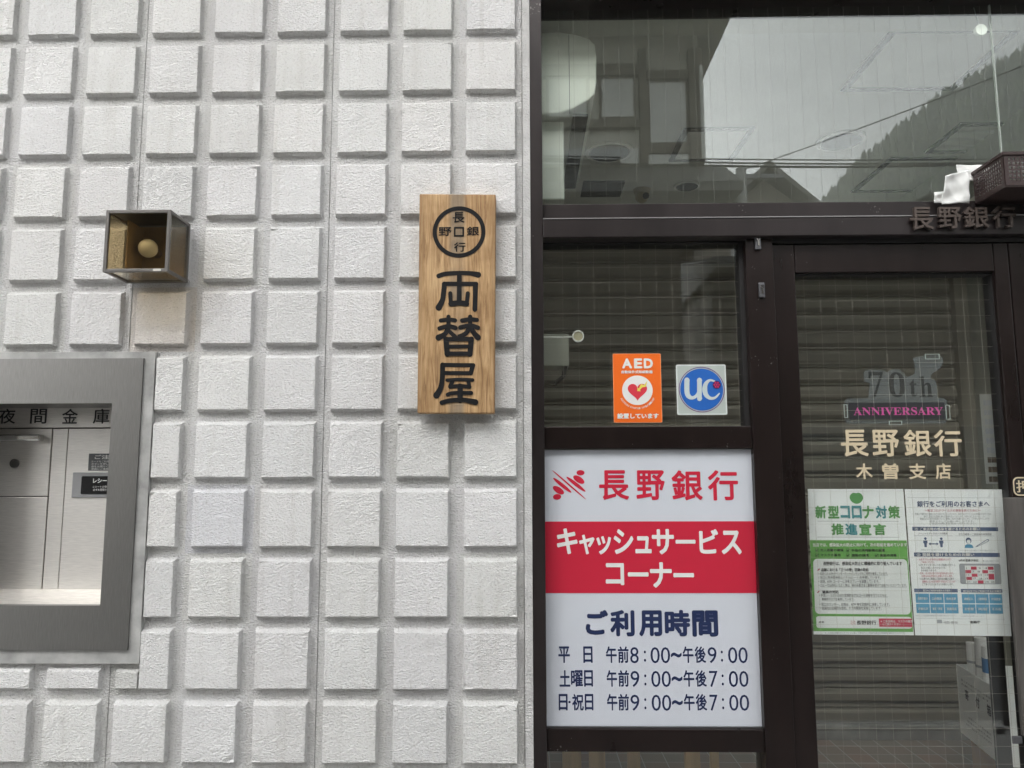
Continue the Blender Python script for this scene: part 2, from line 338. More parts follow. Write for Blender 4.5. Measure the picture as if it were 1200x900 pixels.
# ------------------------------------------------------------------ the block wall
P = 0.21
def col_x(c): return P * (c - 8.877)
def row_z(r): return 2.866 - P * r
BW, BH, HG = 0.7473 * P, 0.7674 * P, 0.0265
NSEG = 10
wallrng = random.Random(3)
def cell(bm, lay, cx0, cx1, cz0, cz1, bx0, bx1, bz0, bz1, tone):
    """one bay of the precast panel: sunk field and one raised, drafted block"""
    n = NSEG; rn = wallrng
    def per(x0, x1, z0, z1, y, jit=0.0):
        pts = []
        for k in range(n): pts.append((x0 + (x1 - x0) * k / n, z0))
        for k in range(n): pts.append((x1, z0 + (z1 - z0) * k / n))
        for k in range(n): pts.append((x1 - (x1 - x0) * k / n, z1))
        for k in range(n): pts.append((x0, z1 - (z1 - z0) * k / n))
        return [bm.verts.new((a + rn.uniform(-jit, jit), y + rn.uniform(-jit, jit) * 0.6, b + rn.uniform(-jit, jit))) for a, b in pts]
    s = lambda v: v
    D = 0.019
    k1 = min(0.004, max(0.0, bx0 - cx0 - 0.001)); k2 = min(0.004, max(0, cx1 - bx1)); 
    rings = [per(cx0, cx1, cz0, cz1, D),
             per(max(cx0 + .0005, bx0 - 0.0062), min(cx1 - .0005, bx1 + 0.0062), max(cz0 + .0005, bz0 - 0.008), min(cz1 - .0005, bz1 + 0.0125), D, 0.0005),
             per(max(cx0 + .001, bx0 - 0.0042), min(cx1 - .001, bx1 + 0.0042), bz0 - 0.006, min(cz1 - .001, bz1 + 0.009), D - 0.0022, 0.0005),
             per(bx0 - 0.0008, bx1 + 0.0008, bz0 - 0.0008, bz1 + 0.0012, 0.0010, 0.0006)]
    fr = per(bx0 + 0.0006, bx1 - 0.0006, bz0 + 0.0006, bz1 - 0.0006, 0.0, 0.0009); rings.append(fr)
    for _ in range(rn.choice((0, 0, 1, 1, 2, 3))):                      # chips knocked out of the arrises
        i = rn.choice((0, n, 2 * n, 3 * n, rn.randrange(4 * n))); dpt = rn.uniform(.0015, .0045); cxx, czz = (bx0 + bx1) / 2, (bz0 + bz1) / 2
        for kq in (i - 1, i, i + 1):
            v = fr[kq % (4 * n)]; g = dpt * (1 if kq == i else .45); v.co += Vector(((cxx - v.co.x), 0, (czz - v.co.z))).normalized() * g * .8; v.co.y += g
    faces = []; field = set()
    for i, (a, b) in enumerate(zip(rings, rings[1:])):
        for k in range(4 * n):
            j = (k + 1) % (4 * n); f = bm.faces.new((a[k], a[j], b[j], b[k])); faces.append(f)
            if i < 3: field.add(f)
    G = {}
    for k in range(n):
        G[(k, 0)] = fr[k]; G[(n, k)] = fr[n + k]; G[(n - k, n)] = fr[2 * n + k]; G[(0, n - k)] = fr[3 * n + k]
    for i in range(1, n):
        for j in range(1, n):
            G[(i, j)] = bm.verts.new((bx0 + (bx1 - bx0) * i / n, rn.uniform(-0.0004, 0.0004), bz0 + (bz1 - bz0) * j / n))
    for i in range(n):
        for j in range(n): faces.append(bm.faces.new((G[(i, j)], G[(i + 1, j)], G[(i + 1, j + 1)], G[(i, j + 1)])))
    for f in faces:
        c = tuple(q * 0.82 for q in tone) if f in field else tone      # field and block sides take a darker tone than the block faces
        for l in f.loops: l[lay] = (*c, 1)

wall = thing('block_wall', 'pale grey sprayed concrete wall cast in a grid of raised square blocks', 'wall', (-1.5, 0.1, 0))
OP_X, OP_Z0, OP_Z1 = -1.166, 0.837, 1.7895
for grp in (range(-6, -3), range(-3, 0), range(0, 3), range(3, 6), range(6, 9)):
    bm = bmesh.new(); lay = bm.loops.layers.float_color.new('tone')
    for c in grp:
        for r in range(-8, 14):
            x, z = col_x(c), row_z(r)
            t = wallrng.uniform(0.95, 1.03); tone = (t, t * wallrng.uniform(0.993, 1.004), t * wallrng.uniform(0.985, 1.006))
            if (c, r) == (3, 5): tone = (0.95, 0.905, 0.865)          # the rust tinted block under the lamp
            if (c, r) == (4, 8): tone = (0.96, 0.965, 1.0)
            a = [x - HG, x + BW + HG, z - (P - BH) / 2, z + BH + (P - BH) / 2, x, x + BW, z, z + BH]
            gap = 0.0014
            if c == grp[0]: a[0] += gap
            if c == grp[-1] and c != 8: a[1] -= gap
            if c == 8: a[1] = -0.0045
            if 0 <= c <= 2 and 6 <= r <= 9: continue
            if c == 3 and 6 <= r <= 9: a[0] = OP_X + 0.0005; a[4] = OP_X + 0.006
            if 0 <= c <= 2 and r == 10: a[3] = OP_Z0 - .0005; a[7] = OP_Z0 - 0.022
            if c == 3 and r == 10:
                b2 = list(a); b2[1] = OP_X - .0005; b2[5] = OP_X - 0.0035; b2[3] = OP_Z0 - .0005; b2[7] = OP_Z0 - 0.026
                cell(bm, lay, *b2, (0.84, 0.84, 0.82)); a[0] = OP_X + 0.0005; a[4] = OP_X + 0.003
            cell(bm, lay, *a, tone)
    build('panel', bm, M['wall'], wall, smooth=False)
# what lies behind the panels: core, edge strip at the shopfront, joint sealant, plinth
core = boxes((-3.2, -1.893, 0.021, 0.24, 0, 4.54), (-1.893, OP_X, 0.0213, 0.24, 0, OP_Z0 - .003), (-1.893, OP_X, 0.0213, 0.24, OP_Z1 + .003, 4.54), (OP_X, 0.012, 0.0217, 0.24, 0, 4.54))
def toned(bm, t=(1, 1, 1)):
    lay = bm.loops.layers.float_color.new('tone')
    for f in bm.faces:
        for l in f.loops: l[lay] = (*t, 1)
    return bm
build('wall_core', toned(core, (0.55, 0.55, 0.54)), M['wall'], wall)
bm = boxes((-0.0015, 0.0222, 0.0055, 0.16, 0, 4.54)); bmesh.ops.subdivide_edges(bm, edges=bm.edges[:], cuts=3, use_grid_fill=True)
M['rough_wall'] = noisy('rough_cast_strip', (0.60, 0.595, 0.585), 0.9, 0, 0.12, 20, bump=0.006, bscale=170)
build('edge_strip', bm, M['rough_wall'], wall)
build('plinth', boxes((-3.2, -0.003, 0.004, 0.02, 0, 0.105)), M['mortar'], wall)

ev = thing('eave', 'plain concrete eave slab projecting over the wall and the shopfront', 'eave', (0.5, -.3, 4.55))
build('slab', boxes((-3.6, 4.4, -0.9, .24, 4.55, 4.7)), M['paving'], ev, bevel=.01)

# ------------------------------------------------------------------ night depository in the wall
dep = thing('night_depository', 'stainless steel night deposit hatch recessed in the block wall', 'bank hatch', (-1.53, 0.1, OP_Z0))
XL = -1.8905
bm = bmesh.new()
BX0, BX1, BZ0, BZ1 = -1.857, -1.2, 0.878, 1.768
for b in ((XL, OP_X, OP_Z0, BZ0), (XL, OP_X, BZ1, OP_Z1), (BX1, OP_X, BZ0, BZ1), (XL, BX0, BZ0, BZ1)): cube(bm, b[0], b[1], 0.001, 0.03, b[2], b[3])
bmesh.ops.remove_doubles(bm, verts=bm.verts[:], dist=1e-5)
build('mortar_rim', bm, M['mortar'], dep)
IX0, IX1, IZ0, IZ1 = -1.767, -1.291, 1.009, 1.626
ch = 0.004
bm = bmesh.new()
for b in ((BX0, BX1, BZ0, IZ0), (BX0, BX1, IZ1, BZ1), (IX1, BX1, IZ0, IZ1), (BX0, IX0, IZ0, IZ1)): cube(bm, b[0], b[1], -0.006, 0.02, b[2], b[3])
build('bezel', bm, M['steel_v'], dep)
DP = 0.16                                   # depth of the inner front
lining = boxes((IX1, IX1 + .003, 0.0205, DP + .02, IZ0, IZ1), (IX0 - .003, IX0, 0.0205, DP + .02, IZ0, IZ1), (IX0, IX1, 0.0205, DP + .02, IZ1, IZ1 + .003))
build('recess_lining', lining, M['steel_v'], dep)
zs = at(60, 690, DP)[1]; xr = IX1
bm = bmesh.new()
v = [bm.verts.new(c) for c in ((IX0, 0.0205, IZ0), (xr, 0.0205, IZ0), (xr, DP, zs), (IX0, DP, zs), (IX0, 0.0205, IZ0 - .02), (xr, 0.0205, IZ0 - .02), (xr, DP, IZ0 - .02), (IX0, DP, IZ0 - .02))]
for f in ((0, 1, 2, 3), (4, 7, 6, 5), (0, 4, 5, 1), (1, 5, 6, 2), (2, 6, 7, 3), (3, 7, 4, 0)): bm.faces.new([v[i] for i in f])
build('tray', bm, M['steel_h'], dep)
def dx(px, py): return at(px, py, DP)[0]
def dz(px, py): return at(px, py, DP)[1]
zl = dz(60, 501)                            # under the lettered strip
o = build('name_strip', boxes((IX0, IX1, DP - .004, DP + .02, zl, IZ1)), M['steel_h'], dep)
bm = bmesh.new()
for s, a, b in (('夜', -1.5, 18.2), ('間', 35.5, 54.8), ('金', 72.8, 91.2), ('庫', 109.2, 128.3)): text_at(bm, s, a, 479, b, 496.5, DP - .0055, 0.012)
build('lettering', bm, M['ink'], o)
xa, xb = dx(59, 560), dx(77, 560)
z_d1, z_d0 = dz(40, 505), dz(40, 582)
pan = M['steel_h']
o = build('hatch_door', boxes((IX0, xa - .003, DP - .003, DP + .02, z_d0 + .0015, zl - .004)), pan, dep, bevel=0.002)
hx0, hx1, hz = dx(4, 514), dx(53, 514), dz(30, 513)
hb = bmesh.new(); cube(hb, hx0 - 0.05, hx1, DP - .030, DP - .003, hz - .012, hz + .010)
build('handle', hb, M['chrome'], o, bevel=0.005)
kx, kz = at(18.5, 543, DP); kb = bmesh.new(); ring(kb, kx, kz, .0145, .010, DP - .010, DP - .003, 32); disc(kb, kx, kz, .010, .010, DP - .0075, DP - .003, 32); cube(kb, kx - .0012, kx + .0012, DP - .009, DP - .0074, kz - .005, kz + .005)
build('lock', kb, M['latch_dark'], o)
build('lower_panel', boxes((IX0, xa - .003, DP - .003, DP + .02, zs, z_d0 - .0015)), pan, dep, bevel=0.0015)
build('mullion_strip', boxes((xa, xb - .001, DP - .002, DP + .02, zs, zl - .004)), pan, dep, bevel=0.0015)
rp = build('side_panel', boxes((xb + .001, IX1, DP - .0025, DP + .02, zs, zl - .004)), pan, dep, bevel=0.0015)
X0, Z0, X1, Z1 = box_at(104.5, 531.5, 138, 551.5, DP); M['grey_label'] = principled('grey_label', (0.11, 0.115, 0.12), 0.5)
o = build('notice_label', boxes((X0, X1, DP - .004, DP - .0022, Z0, Z1)), M['grey_label'], dep)
bm = bmesh.new(); text_at(bm, 'ご注意', 111, 533, 137, 538, DP - .0046, .02)
for k, s in enumerate(('カードをご利用の際は', 'ボタンを押してから', '扉をお開けください', '係員にご連絡下さい')): text_at(bm, s, 107, 539.6 + k * 2.9, 137, 542 + k * 2.9, DP - .0046)
build('lettering', bm, M['white'], o)
X0, Z0, X1, Z1 = box_at(86, 553.5, 145, 583, DP); M['grey_plastic'] = principled('grey_plastic', (0.30, 0.305, 0.31), 0.45)
o = build('receipt_slot', boxes((X0, X1, DP - .008, DP - .002, Z0, Z1)), M['grey_plastic'], dep, bevel=0.002)
X0, Z0, X1, Z1 = box_at(97, 558, 145, 579, DP); bm = bmesh.new(); prism(bm, rrect(X0, Z0, X1, Z1, .004), DP - .0095, DP - .0078); build('dark_window', bm, principled('dark_window', (.012, .012, .013), .25), o)
bm = bmesh.new(); text_at(bm, 'レシート', 109, 560.5, 131, 566, DP - .0105, .03)
for k, s in enumerate(('レシートの発行口です', '必ずお受取りください')): text_at(bm, s, 109, 569 + k * 3.6, 136, 571.7 + k * 3.6, DP - .0105)
build('lettering', bm, M['white'], o)
build('back_box', boxes((IX0 - .03, IX1 + .03, DP + .021, DP + .03, IZ0 - .03, IZ1 + .03)), M['black'], dep)

# ------------------------------------------------------------------ wall lamp
LX0, LX1, LZ0, LZ1, LY0, LY1 = -1.274, -1.075, 2.012, 2.206, -0.135, 0.004
lamp = thing('wall_lamp', 'bronze framed box lantern with amber glass and a round bulb on the block wall', 'wall lamp', (-1.1745, 0.004, 2.012))
M['lamp_frame'] = noisy('lamp_frame_metal', (0.17, 0.16, 0.15), 0.42, 0.5, 0.1, 20)
f = 0.010; bm = bmesh.new()
for x in (LX0, LX1 - f):
    for y in (LY0, LY1 - f): cube(bm, x, x + f, y, y + f, LZ0, LZ1)
for z in (LZ0, LZ1 - f):
    for y in (LY0, LY1 - f): cube(bm, LX0 + f, LX1 - f, y + (.0006 if y < 0 else 0), y + f, z, z + f)
    for x in (LX0, LX1 - f): cube(bm, x + .0006, x + f - .0006, LY0 + f, LY1 - f, z, z + f)
build('frame', bm, M['lamp_frame'], lamp, bevel=0.0012)
M['lamp_inside'] = noisy('lamp_backplate', (0.27, 0.175, 0.075), 0.6, 0.0, 0.2, 12)
build('back_plate', boxes((LX0 + f + .001, LX1 - f - .001, LY1 - .0075, LY1 - .003, LZ0 + f + .001, LZ1 - f - .001)), M['lamp_inside'], lamp)
build('top_plate', boxes((LX0 + f + .001, LX1 - f - .001, LY0 + f + .001, LY1 - f - .001, LZ1 - .007, LZ1 - .003)), principled('lamp_top', (.03, .024, .02), .5), lamp)
for nm, b in (('glass_pane', (LX0 + f, LX1 - f, LY0 + .004, LY0 + .007, LZ0 + f, LZ1 - f)), ('glass_pane', (LX1 - .007, LX1 - .004, LY0 + f, LY1 - f, LZ0 + f, LZ1 - f)), ('glass_pane', (LX0 + .004, LX0 + .007, LY0 + f, LY1 - f, LZ0 + f, LZ1 - f)), ('glass_pane', (LX0 + f, LX1 - f, LY0 + f, LY1 - f, LZ0 + .004, LZ0 + .006))):
    build(nm, boxes(b), M['lamp_glass'], lamp)
bm = bmesh.new(); cx, cz = -1.178, 2.108; ball(bm, (cx, -0.058, cz), .029); build('bulb', bm, principled('frosted_bulb', (.85, .80, .66), .4), lamp, smooth=True)
bm = bmesh.new(); tube(bm, (cx + .002, -.035, cz), (cx + .004, -.004, cz - .002), .0125, .0155); build('socket', bm, principled('socket', (.10, .06, .03), .5), lamp, smooth=True)
build('inner_divider', boxes((-1.225, -1.221, -0.10, -.005, LZ0 + .012, LZ1 - .02)), M['lamp_inside'], lamp)
bm = bmesh.new(); prism(bm, rrect(-1.120, LZ0 + .0015, -1.096, LZ0 + .0085, .003), LY0 - .0012, LY0 + .0004); build('maker_badge', bm, principled('badge', (.62, .60, .55), .4), lamp)

# ------------------------------------------------------------------ wooden signboard
SY = -0.045
sg = thing('wooden_signboard', 'weathered cedar board with brushed black characters hung on the block wall', 'sign', (-0.2085, 0.0, 1.587))
bm = bmesh.new(); prism(bm, [(-0.3285, 2.283), (-0.0875, 2.279), (-0.0915, 1.586), (-0.3275, 1.588)], SY, -0.004)
build('board', bm, M['cedar'], sg, bevel=0.003)
M['brush'] = noisy('carved_black', (0.010, 0.010, 0.011), 0.7, 0, 0.2, 30, spec=.2)
def glyph(bm, ox, oy, sc_, strokes, y0):
    for i, (pts, wd) in enumerate(strokes):
        q = [at(ox + a / sc_, oy + b / sc_, SY) for a, b in pts]
        u = 1 / sc_ / FPX * (2.354 + SY) / math.cos(R_(7)) 
        stroke(bm, q, [k * u for k in (wd if isinstance(wd, (list, tuple)) else [wd] * len(pts))], y0 - i * 0.00012, SY + .0005)
RYO = [([(350, 160), (450, 131), (640, 120), (800, 125), (905, 145)], [68, 66, 62, 66, 84]), ([(640, 120), (638, 545)], 68), ([(430, 275), (418, 400), (402, 500), (350, 605)], [72, 72, 72, 92]),
       ([(425, 272), (875, 273)], 62), ([(866, 280), (862, 480), (858, 632)], [72, 66, 66]), ([(512, 405), (522, 545)], 58), ([(758, 405), (745, 545)], 58), ([(525, 552), (640, 540), (740, 552)], [80, 74, 80])]
TAI = [([(487, 135), (487, 300)], 62), ([(380, 188), (490, 174), (580, 186)], 60), ([(362, 298), (480, 268), (585, 292)], 64), ([(487, 270), (440, 375), (348, 428)], [64, 68, 90]), ([(505, 345), (580, 415)], [56, 60]),
       ([(792, 135), (792, 280)], 62), ([(680, 188), (790, 172), (885, 180)], 62), ([(655, 285), (790, 258), (900, 288)], 64), ([(785, 270), (735, 365), (640, 412)], [66, 66, 60]), ([(795, 280), (850, 370), (900, 425)], [62, 74, 84]),
       ([(452, 450), (470, 660)], 76), ([(808, 450), (788, 660)], 76), ([(445, 450), (815, 450)], 62), ([(470, 552), (790, 552)], 52), ([(470, 655), (790, 655)], 64)]
OKU = [([(400, 152), (835, 157)], 60), ([(828, 162), (800, 270)], [68, 60]), ([(420, 266), (800, 268)], 58), ([(405, 152), (400, 350), (375, 480), (318, 580)], [70, 68, 74, 92]), ([(470, 366), (640, 356), (825, 364)], 50),
       ([(548, 375), (512, 450)], 56), ([(510, 462), (640, 448), (785, 462)], 54), ([(765, 385), (782, 455)], 52), ([(650, 450), (650, 650)], 76), ([(475, 570), (560, 546), (805, 547)], [55, 54, 58]), ([(395, 682), (520, 652), (700, 645), (865, 676)], [66, 64, 64, 84])]
bm = bmesh.new()
glyph(bm, 485, 310, 12, RYO, SY - .0012); glyph(bm, 485, 360, 12, TAI, SY - .0012); glyph(bm, 485, 415, 12, OKU, SY - .0012)
build('brushed_characters', bm, M['brush'], sg)
bm = bmesh.new(); ex, ez = at(538, 271.8, SY); k = 2.309 / FPX * 1.03; ring(bm, ex, ez, 31 * k, 26.2 * k, SY - .0015, SY + .0005)
X0, Z0, X1, Z1 = box_at(532, 266, 543.8, 277.2, SY); t = .0048
for b in ((X0, X1, Z1 - t, Z1), (X0, X1, Z0, Z0 + t), (X0, X0 + t, Z0 + t, Z1 - t), (X1 - t, X1, Z0 + t, Z1 - t)): cube(bm, b[0], b[1], SY - .0015, SY + .0005, b[2], b[3])
for s, b in (('長', (530.5, 248.5, 544.5, 261)), ('野', (514, 266, 529, 276.5)), ('銀', (547, 265.5, 561.5, 276.2)), ('行', (532, 284, 545.5, 295))): text_at(bm, s, *b, SY - .001, .014)
build('round_crest', bm, M['brush'], sg)

# ------------------------------------------------------------------ shopfront
GY0, GY1 = 0.067, 0.073                      # glass
front = thing('shopfront_frame', 'dark bronze aluminium shopfront frame with wired glass beside the block wall', 'shopfront', (1.2, 0.07, 0))
JX = 0.062; RX0, RX1 = 2.355, 2.43           # jambs
HZ0, HZ1 = at(640, 279, 0)[1], at(640, 257.5, 0)[1]
TZ0 = at(640, 242, .05)[1]; TZ1 = at(640, 11.5, .064)[1]
MX0, MX1 = at(877, 400, .03)[0], at(904.5, 290, .03)[0]
build('jamb', boxes((0.0225, JX, 0.008, 0.13, 0, 3.05)), M['bronze_jamb'], front, bevel=0.002)
build('jamb', boxes((RX0, RX1, 0.0225, 0.13, 0, 3.05)), M['bronze'], front, bevel=0.002)
build('head', boxes((JX, RX0, 0.012, 0.13, TZ1, 3.05)), M['bronze'], front, bevel=0.002)
build('spandrel', boxes((0.0225, RX1, 0.009, 0.24, 3.053, 4.54)), M['bronze'], front)
build('header', boxes((JX, RX0, -0.004, 0.13, HZ0, HZ1)), M['bronze_jamb'], front, bevel=0.003)
bm = bmesh.new(); prism(bm, [(0, 0)] * 0 or [(JX, HZ1 + .0005), (RX0, HZ1 + .0005), (RX0, TZ0), (JX, TZ0)], 0.03, 0.10); build('transom_bead', bm, M['bronze_jamb'], front, bevel=0.002)
build('header_highlight', boxes((JX + .0005, RX0 - .0005, -0.0062, 0.0295, HZ1 + .0003, HZ1 + .0032)), principled('edge_highlight', (.34, .33, .33), .4, .6), front)  # pale strip standing in for the highlight along the header's upper edge
SZ1, SZ0 = at(760, 500, .05)[1], at(760, 526, .04)[1]      # rail between sidelight and sign
build('mullion', boxes((MX0, MX1, 0.022, 0.13, 0, HZ0)), M['bronze'], front, bevel=0.002)
ER = JX + 0.004
build('sidelight_rail', boxes((JX, MX0, 0.032, 0.13, SZ0, SZ1)), M['bronze'], front, bevel=0.002)
bz = at(760, 286.5, .06)[1]
build('sidelight_bead', boxes((JX, MX0, 0.05, 0.10, bz, HZ0), (at(868.5, 400, .06)[0], MX0, 0.05, .10, SZ1, bz)), M['black'], front)
LZa, LZb = at(760, 853.5, .04)[1], at(760, 880, .04)[1]
build('lower_rail', boxes((JX, MX0, 0.03, 0.13, LZb, LZa)), M['bronze'], front, bevel=0.002)
build('lower_rail', boxes((JX, MX0, 0.03, 0.13, 0.0, 0.26)), M['bronze'], front, bevel=0.002)
# panes with the wires cast in them
def pane(parent, x0, x1, z0, z1, grid=(0.0508, 0.0508), x_off=0.0, z_off=0.0, horiz=True, wires=True, mat='glass'):
    o = build('glass_pane', boxes((x0, x1, GY0, GY1, z0, z1)), M[mat], parent)
    if wires:
        bm = bmesh.new(); rw = 0.00022 if mat == 'glass' else 0.0002; ym = 0.5 * (GY0 + GY1)
        x = x0 + x_off
        while x < x1 - .002:
            cube(bm, x - rw, x + rw, ym - rw, ym + rw, z0, z1); x += grid[0]
        if horiz:
            z = z1 - z_off
            while z > z0 + .002:
                cube(bm, x0, x1, ym - rw * 1.01, ym + rw * 1.01, z - rw, z + rw); z -= grid[1]
        build('wire_mesh', bm, M['wire' if mat == 'glass' else 'wire_dull'], o)
    return o
TJ = at(1166, 92, .07)[0]
pane(front, JX, TJ - .002, TZ0, TZ1, x_off=at(655, 100, .07)[0] - JX, horiz=False, mat='glass_veiled')
pane(front, TJ + .002, RX0, TZ0, TZ1, x_off=at(1179, 92, .07)[0] - TJ, horiz=False, mat='glass_veiled')
build('glazing_joint', boxes((TJ - .002, TJ + .002, GY0 - .001, GY1 + .001, TZ0, TZ1)), clear_material('silicone', (.55, .60, .56), .6), front)
pane(front, JX, at(868.5, 400, .06)[0], SZ1, bz, x_off=at(660, 400, .07)[0] - JX, z_off=.022)
pane(front, JX, MX0, 0.26, LZb, wires=False)

# header letters
hl = thing('header_letters', 'bronze raised characters standing off the dark header over the door', 'sign letters', (1.33, -0.004, HZ0))
for s, b in (('長', (1067, 242.5, 1094, 269)), ('野', (1100, 242.5, 1127, 267.5)), ('銀', (1129.5, 242, 1159, 267)), ('行', (1163.5, 241.5, 1191, 266.5))):
    bm = bmesh.new(); X0, Z0, X1, Z1 = box_at(*b, -0.02); text(bm, s, X0, Z0, X1, Z1, -0.0085, .014, .012); build('letter', bm, M['bronze_letter'], hl)
for (qx, qy), lb in (((887.5, 284.5), 'small pale metal latch at the very top of the dark mullion'), ((892, 340.5), 'small pale metal latch lower down the dark mullion, at the door top')):
    t = thing('latch', lb, 'latch', (at(qx, qy, .022)[0], 0.022, at(qx, qy, .022)[1] - .024), 'small latches on the mullion')
    X, Z = at(qx, qy, .02); M.setdefault('latch', principled('latch_metal', (.17, .17, .18), .35, .8))
    build('plate', boxes((X - .0095, X + .0095, 0.012, 0.0218, Z - .024, Z + .024)), M['latch'], t, bevel=.002)
    bm = bmesh.new(); ring(bm, X + .001, Z + .010, .0058, .003, .009, .0122, 20); cube(bm, X - .001, X + .004, .0095, .0121, Z - .012, Z + .004); build('keyhole', bm, M['chrome'], t)

# ------------------------------------------------------------------ doors
DX0, DX1 = 0.7915, 1.548; GX0, GX1 = at(932.5, 323, .034)[0] - .002, at(1174.5, 573, .079)[0] + .003
DZ1 = at(1000, 286, .035)[1]; GZ1 = at(1000, 321.5, .06)[1]
def door(x0, x1, gx0, gx1, lb, group='glass entrance doors'):
    d = thing('glass_door', lb, 'door', ((x0 + x1) / 2, 0.07, 0.02), group)
    build('stile', boxes((x0, gx0, 0.034, 0.105, 0.02, DZ1)), M['bronze'], d, bevel=.0025)
    build('stile', boxes((gx1, x1, 0.034, 0.105, 0.02, DZ1)), M['bronze'], d, bevel=.0025)
    build('top_rail', boxes((gx0 + .0012, gx1 - .0012, 0.0348, 0.105, GZ1, DZ1 - .0005)), M['bronze'], d, bevel=.0025)
    build('bottom_rail', boxes((gx0 + .0012, gx1 - .0012, 0.0348, 0.105, 0.02, 0.20)), M['bronze'], d, bevel=.0025)
    build('glazing_bead', boxes((gx0, gx0 + .003, .05, .095, .205, GZ1 - .005), (gx1 - .003, gx1, .05, .095, .205, GZ1 - .005), (gx0, gx1, .05, .095, GZ1 - .005, GZ1), (gx0, gx1, .05, .095, .20, .205)), M['black'], d)
    pane(d, gx0 + .0015, gx1 - .0015, .204, GZ1 - .004, x_off=.038, z_off=.03)
    return d
dr = door(DX0, DX1, GX0, GX1, 'bronze framed glass door with posters and gold lettering on its pane')
door(1.5515, 2.352, 1.66, 2.245, 'plain bronze framed glass door at the far side of the postered door')
build('door_track', boxes((MX1, RX0, .03, .13, DZ1 + .003, HZ0 - .001)), M['black'], front)
# push plate with the gold character, wood handle, latch keeper
X0, Z0, X1, Z1 = box_at(1187.5, 559, 1212, 581, .03)
bm = bmesh.new(); prism(bm, rrect(X0, Z0, X1, Z1, .016), .0315, .0338); o = build('push_plate', bm, M['black'], dr)
M['gold'] = principled('gold_leaf', (.64, .54, .37), .5, .05)
bm = bmesh.new(); O = rrect(X0, Z0, X1, Z1, .016); I = rrect(X0 + .004, Z0 + .004, X1 - .004, Z1 - .004, .013)
va = [bm.verts.new((x, .0308, z)) for x, z in O]; vb = [bm.verts.new((x, .0308, z)) for x, z in I]
for k in range(len(va)): j = (k + 1) % len(va); bm.faces.new((va[k], va[j], vb[j], vb[k]))
text(bm, '押', X0 + .009, Z0 + .010, X1 - .009, Z1 - .010, .0308, .012); build('push_mark', bm, M['gold'], o)
X0, Z0, X1, Z1 = box_at(1183, 583, 1216, 760, .025)
build('push_board', boxes((X0, X1, .018, .0335, Z0 - .25, Z1)), noisy('grey_wood', (.075, .068, .062), .6, 0, .35, 14, (3, 1, .3)), dr, bevel=.003)
X, Z = at(1184, 863, .06); build('latch_keeper', boxes((X - .013, X + .016, .028, .0338, Z - .011, Z + .011)), M['latch'], dr, bevel=.002)

# gold lettering on the door glass
dl = thing('door_lettering', 'gold bank name and branch name lettered on the door glass above the posters', 'lettering', (1.12, GY0 - .001, 1.40))
bm = bmesh.new()
for s, a, b in (('長', 985.5, 1017.5), ('野', 1022, 1053.5), ('銀', 1059, 1091), ('行', 1094.5, 1127)): text_at(bm, s, a, 503.5, b, 535, GY0 - .0008, .018)
build('bank_name', bm, M['gold'], dl)
bm = bmesh.new()
for s, a, b in (('木', 1003, 1022.5), ('曽', 1034, 1053), ('支', 1065, 1085), ('店', 1096, 1114.5)): text_at(bm, s, a, 543, b, 561.5, GY0 - .0008, .022)
build('branch_name', bm, M['gold'], dl)

# ------------------------------------------------------------------ anniversary plaque inside the door glass
PY = 0.082
aq = thing('anniversary_plaque', 'clear acrylic anniversary plaque with a pink lettered band stuck inside the door glass', 'plaque', (1.12, PY, 1.55))
T = lambda a, b: at(980 + a / 7.5, 400 + b / 7.5, PY)
out = [(100, 725), (85, 700), (80, 520), (110, 500), (285, 500), (300, 370), (250, 350), (245, 275), (270, 250), (400, 250), (450, 275), (490, 245), (540, 243), (590, 275), (620, 315), (690, 290), (700, 240), (690, 190), (680, 145), (730, 135), (800, 125), (890, 118), (935, 145), (940, 195), (905, 245), (850, 275), (830, 300), (835, 330), (870, 345), (885, 395), (890, 495), (950, 500), (975, 525), (975, 690), (955, 722)]
bm = bmesh.new(); prism(bm, [T(*p) for p in out], PY, PY + .005); build('acrylic_sheet', bm, M['acrylic'], aq)
bm = bmesh.new()
for s, a, b, c, d_ in (('\U0001D7D5', 280, 265, 420, 485), ('\U0001D7CE', 455, 270, 610, 490), ('\U0001D42D', 640, 330, 715, 485), ('\U0001D421', 725, 310, 850, 488)):
    X0, Z1 = T(a, b); X1, Z0 = T(c, d_); text(bm, s, X0, Z0, X1, Z1, PY - .0006)
build('figures', bm, M['acrylic_dark'], aq)
X0, Z1 = T(105, 540); X1, Z0 = T(955, 682)
o = build('band', boxes((X0, X1, PY - .003, PY - .0008, Z0, Z1)), principled('dark_band', (.018, .02, .03), .4), aq)
bm = bmesh.new(); X0, Z1 = T(145, 582); X1, Z0 = T(935, 648)
text(bm, ''.join(chr(0x1D400 + ord(c) - 65) for c in 'ANNIVERSARY'), X0, Z0, X1, Z1, PY - .0036)
build('lettering', bm, principled('pink_print', (.75, .10, .42), .4), o)
for b in ((62, 555, 100, 672), (955, 560, 1000, 688), (460, 700, 575, 735), (775, 112, 905, 158)):
    X0, Z1 = T(b[0], b[1]); X1, Z0 = T(b[2], b[3]); t = .0016
    bm = boxes((X0, X1, PY - .004, PY - .001, Z1 - t, Z1), (X0, X1, PY - .004, PY - .001, Z0, Z0 + t), (X0, X0 + t, PY - .004, PY - .001, Z0 + t, Z1 - t), (X1 - t, X1, PY - .004, PY - .001, Z0 + t, Z1 - t))
    build('clip', bm, M['acrylic_edge'], aq)

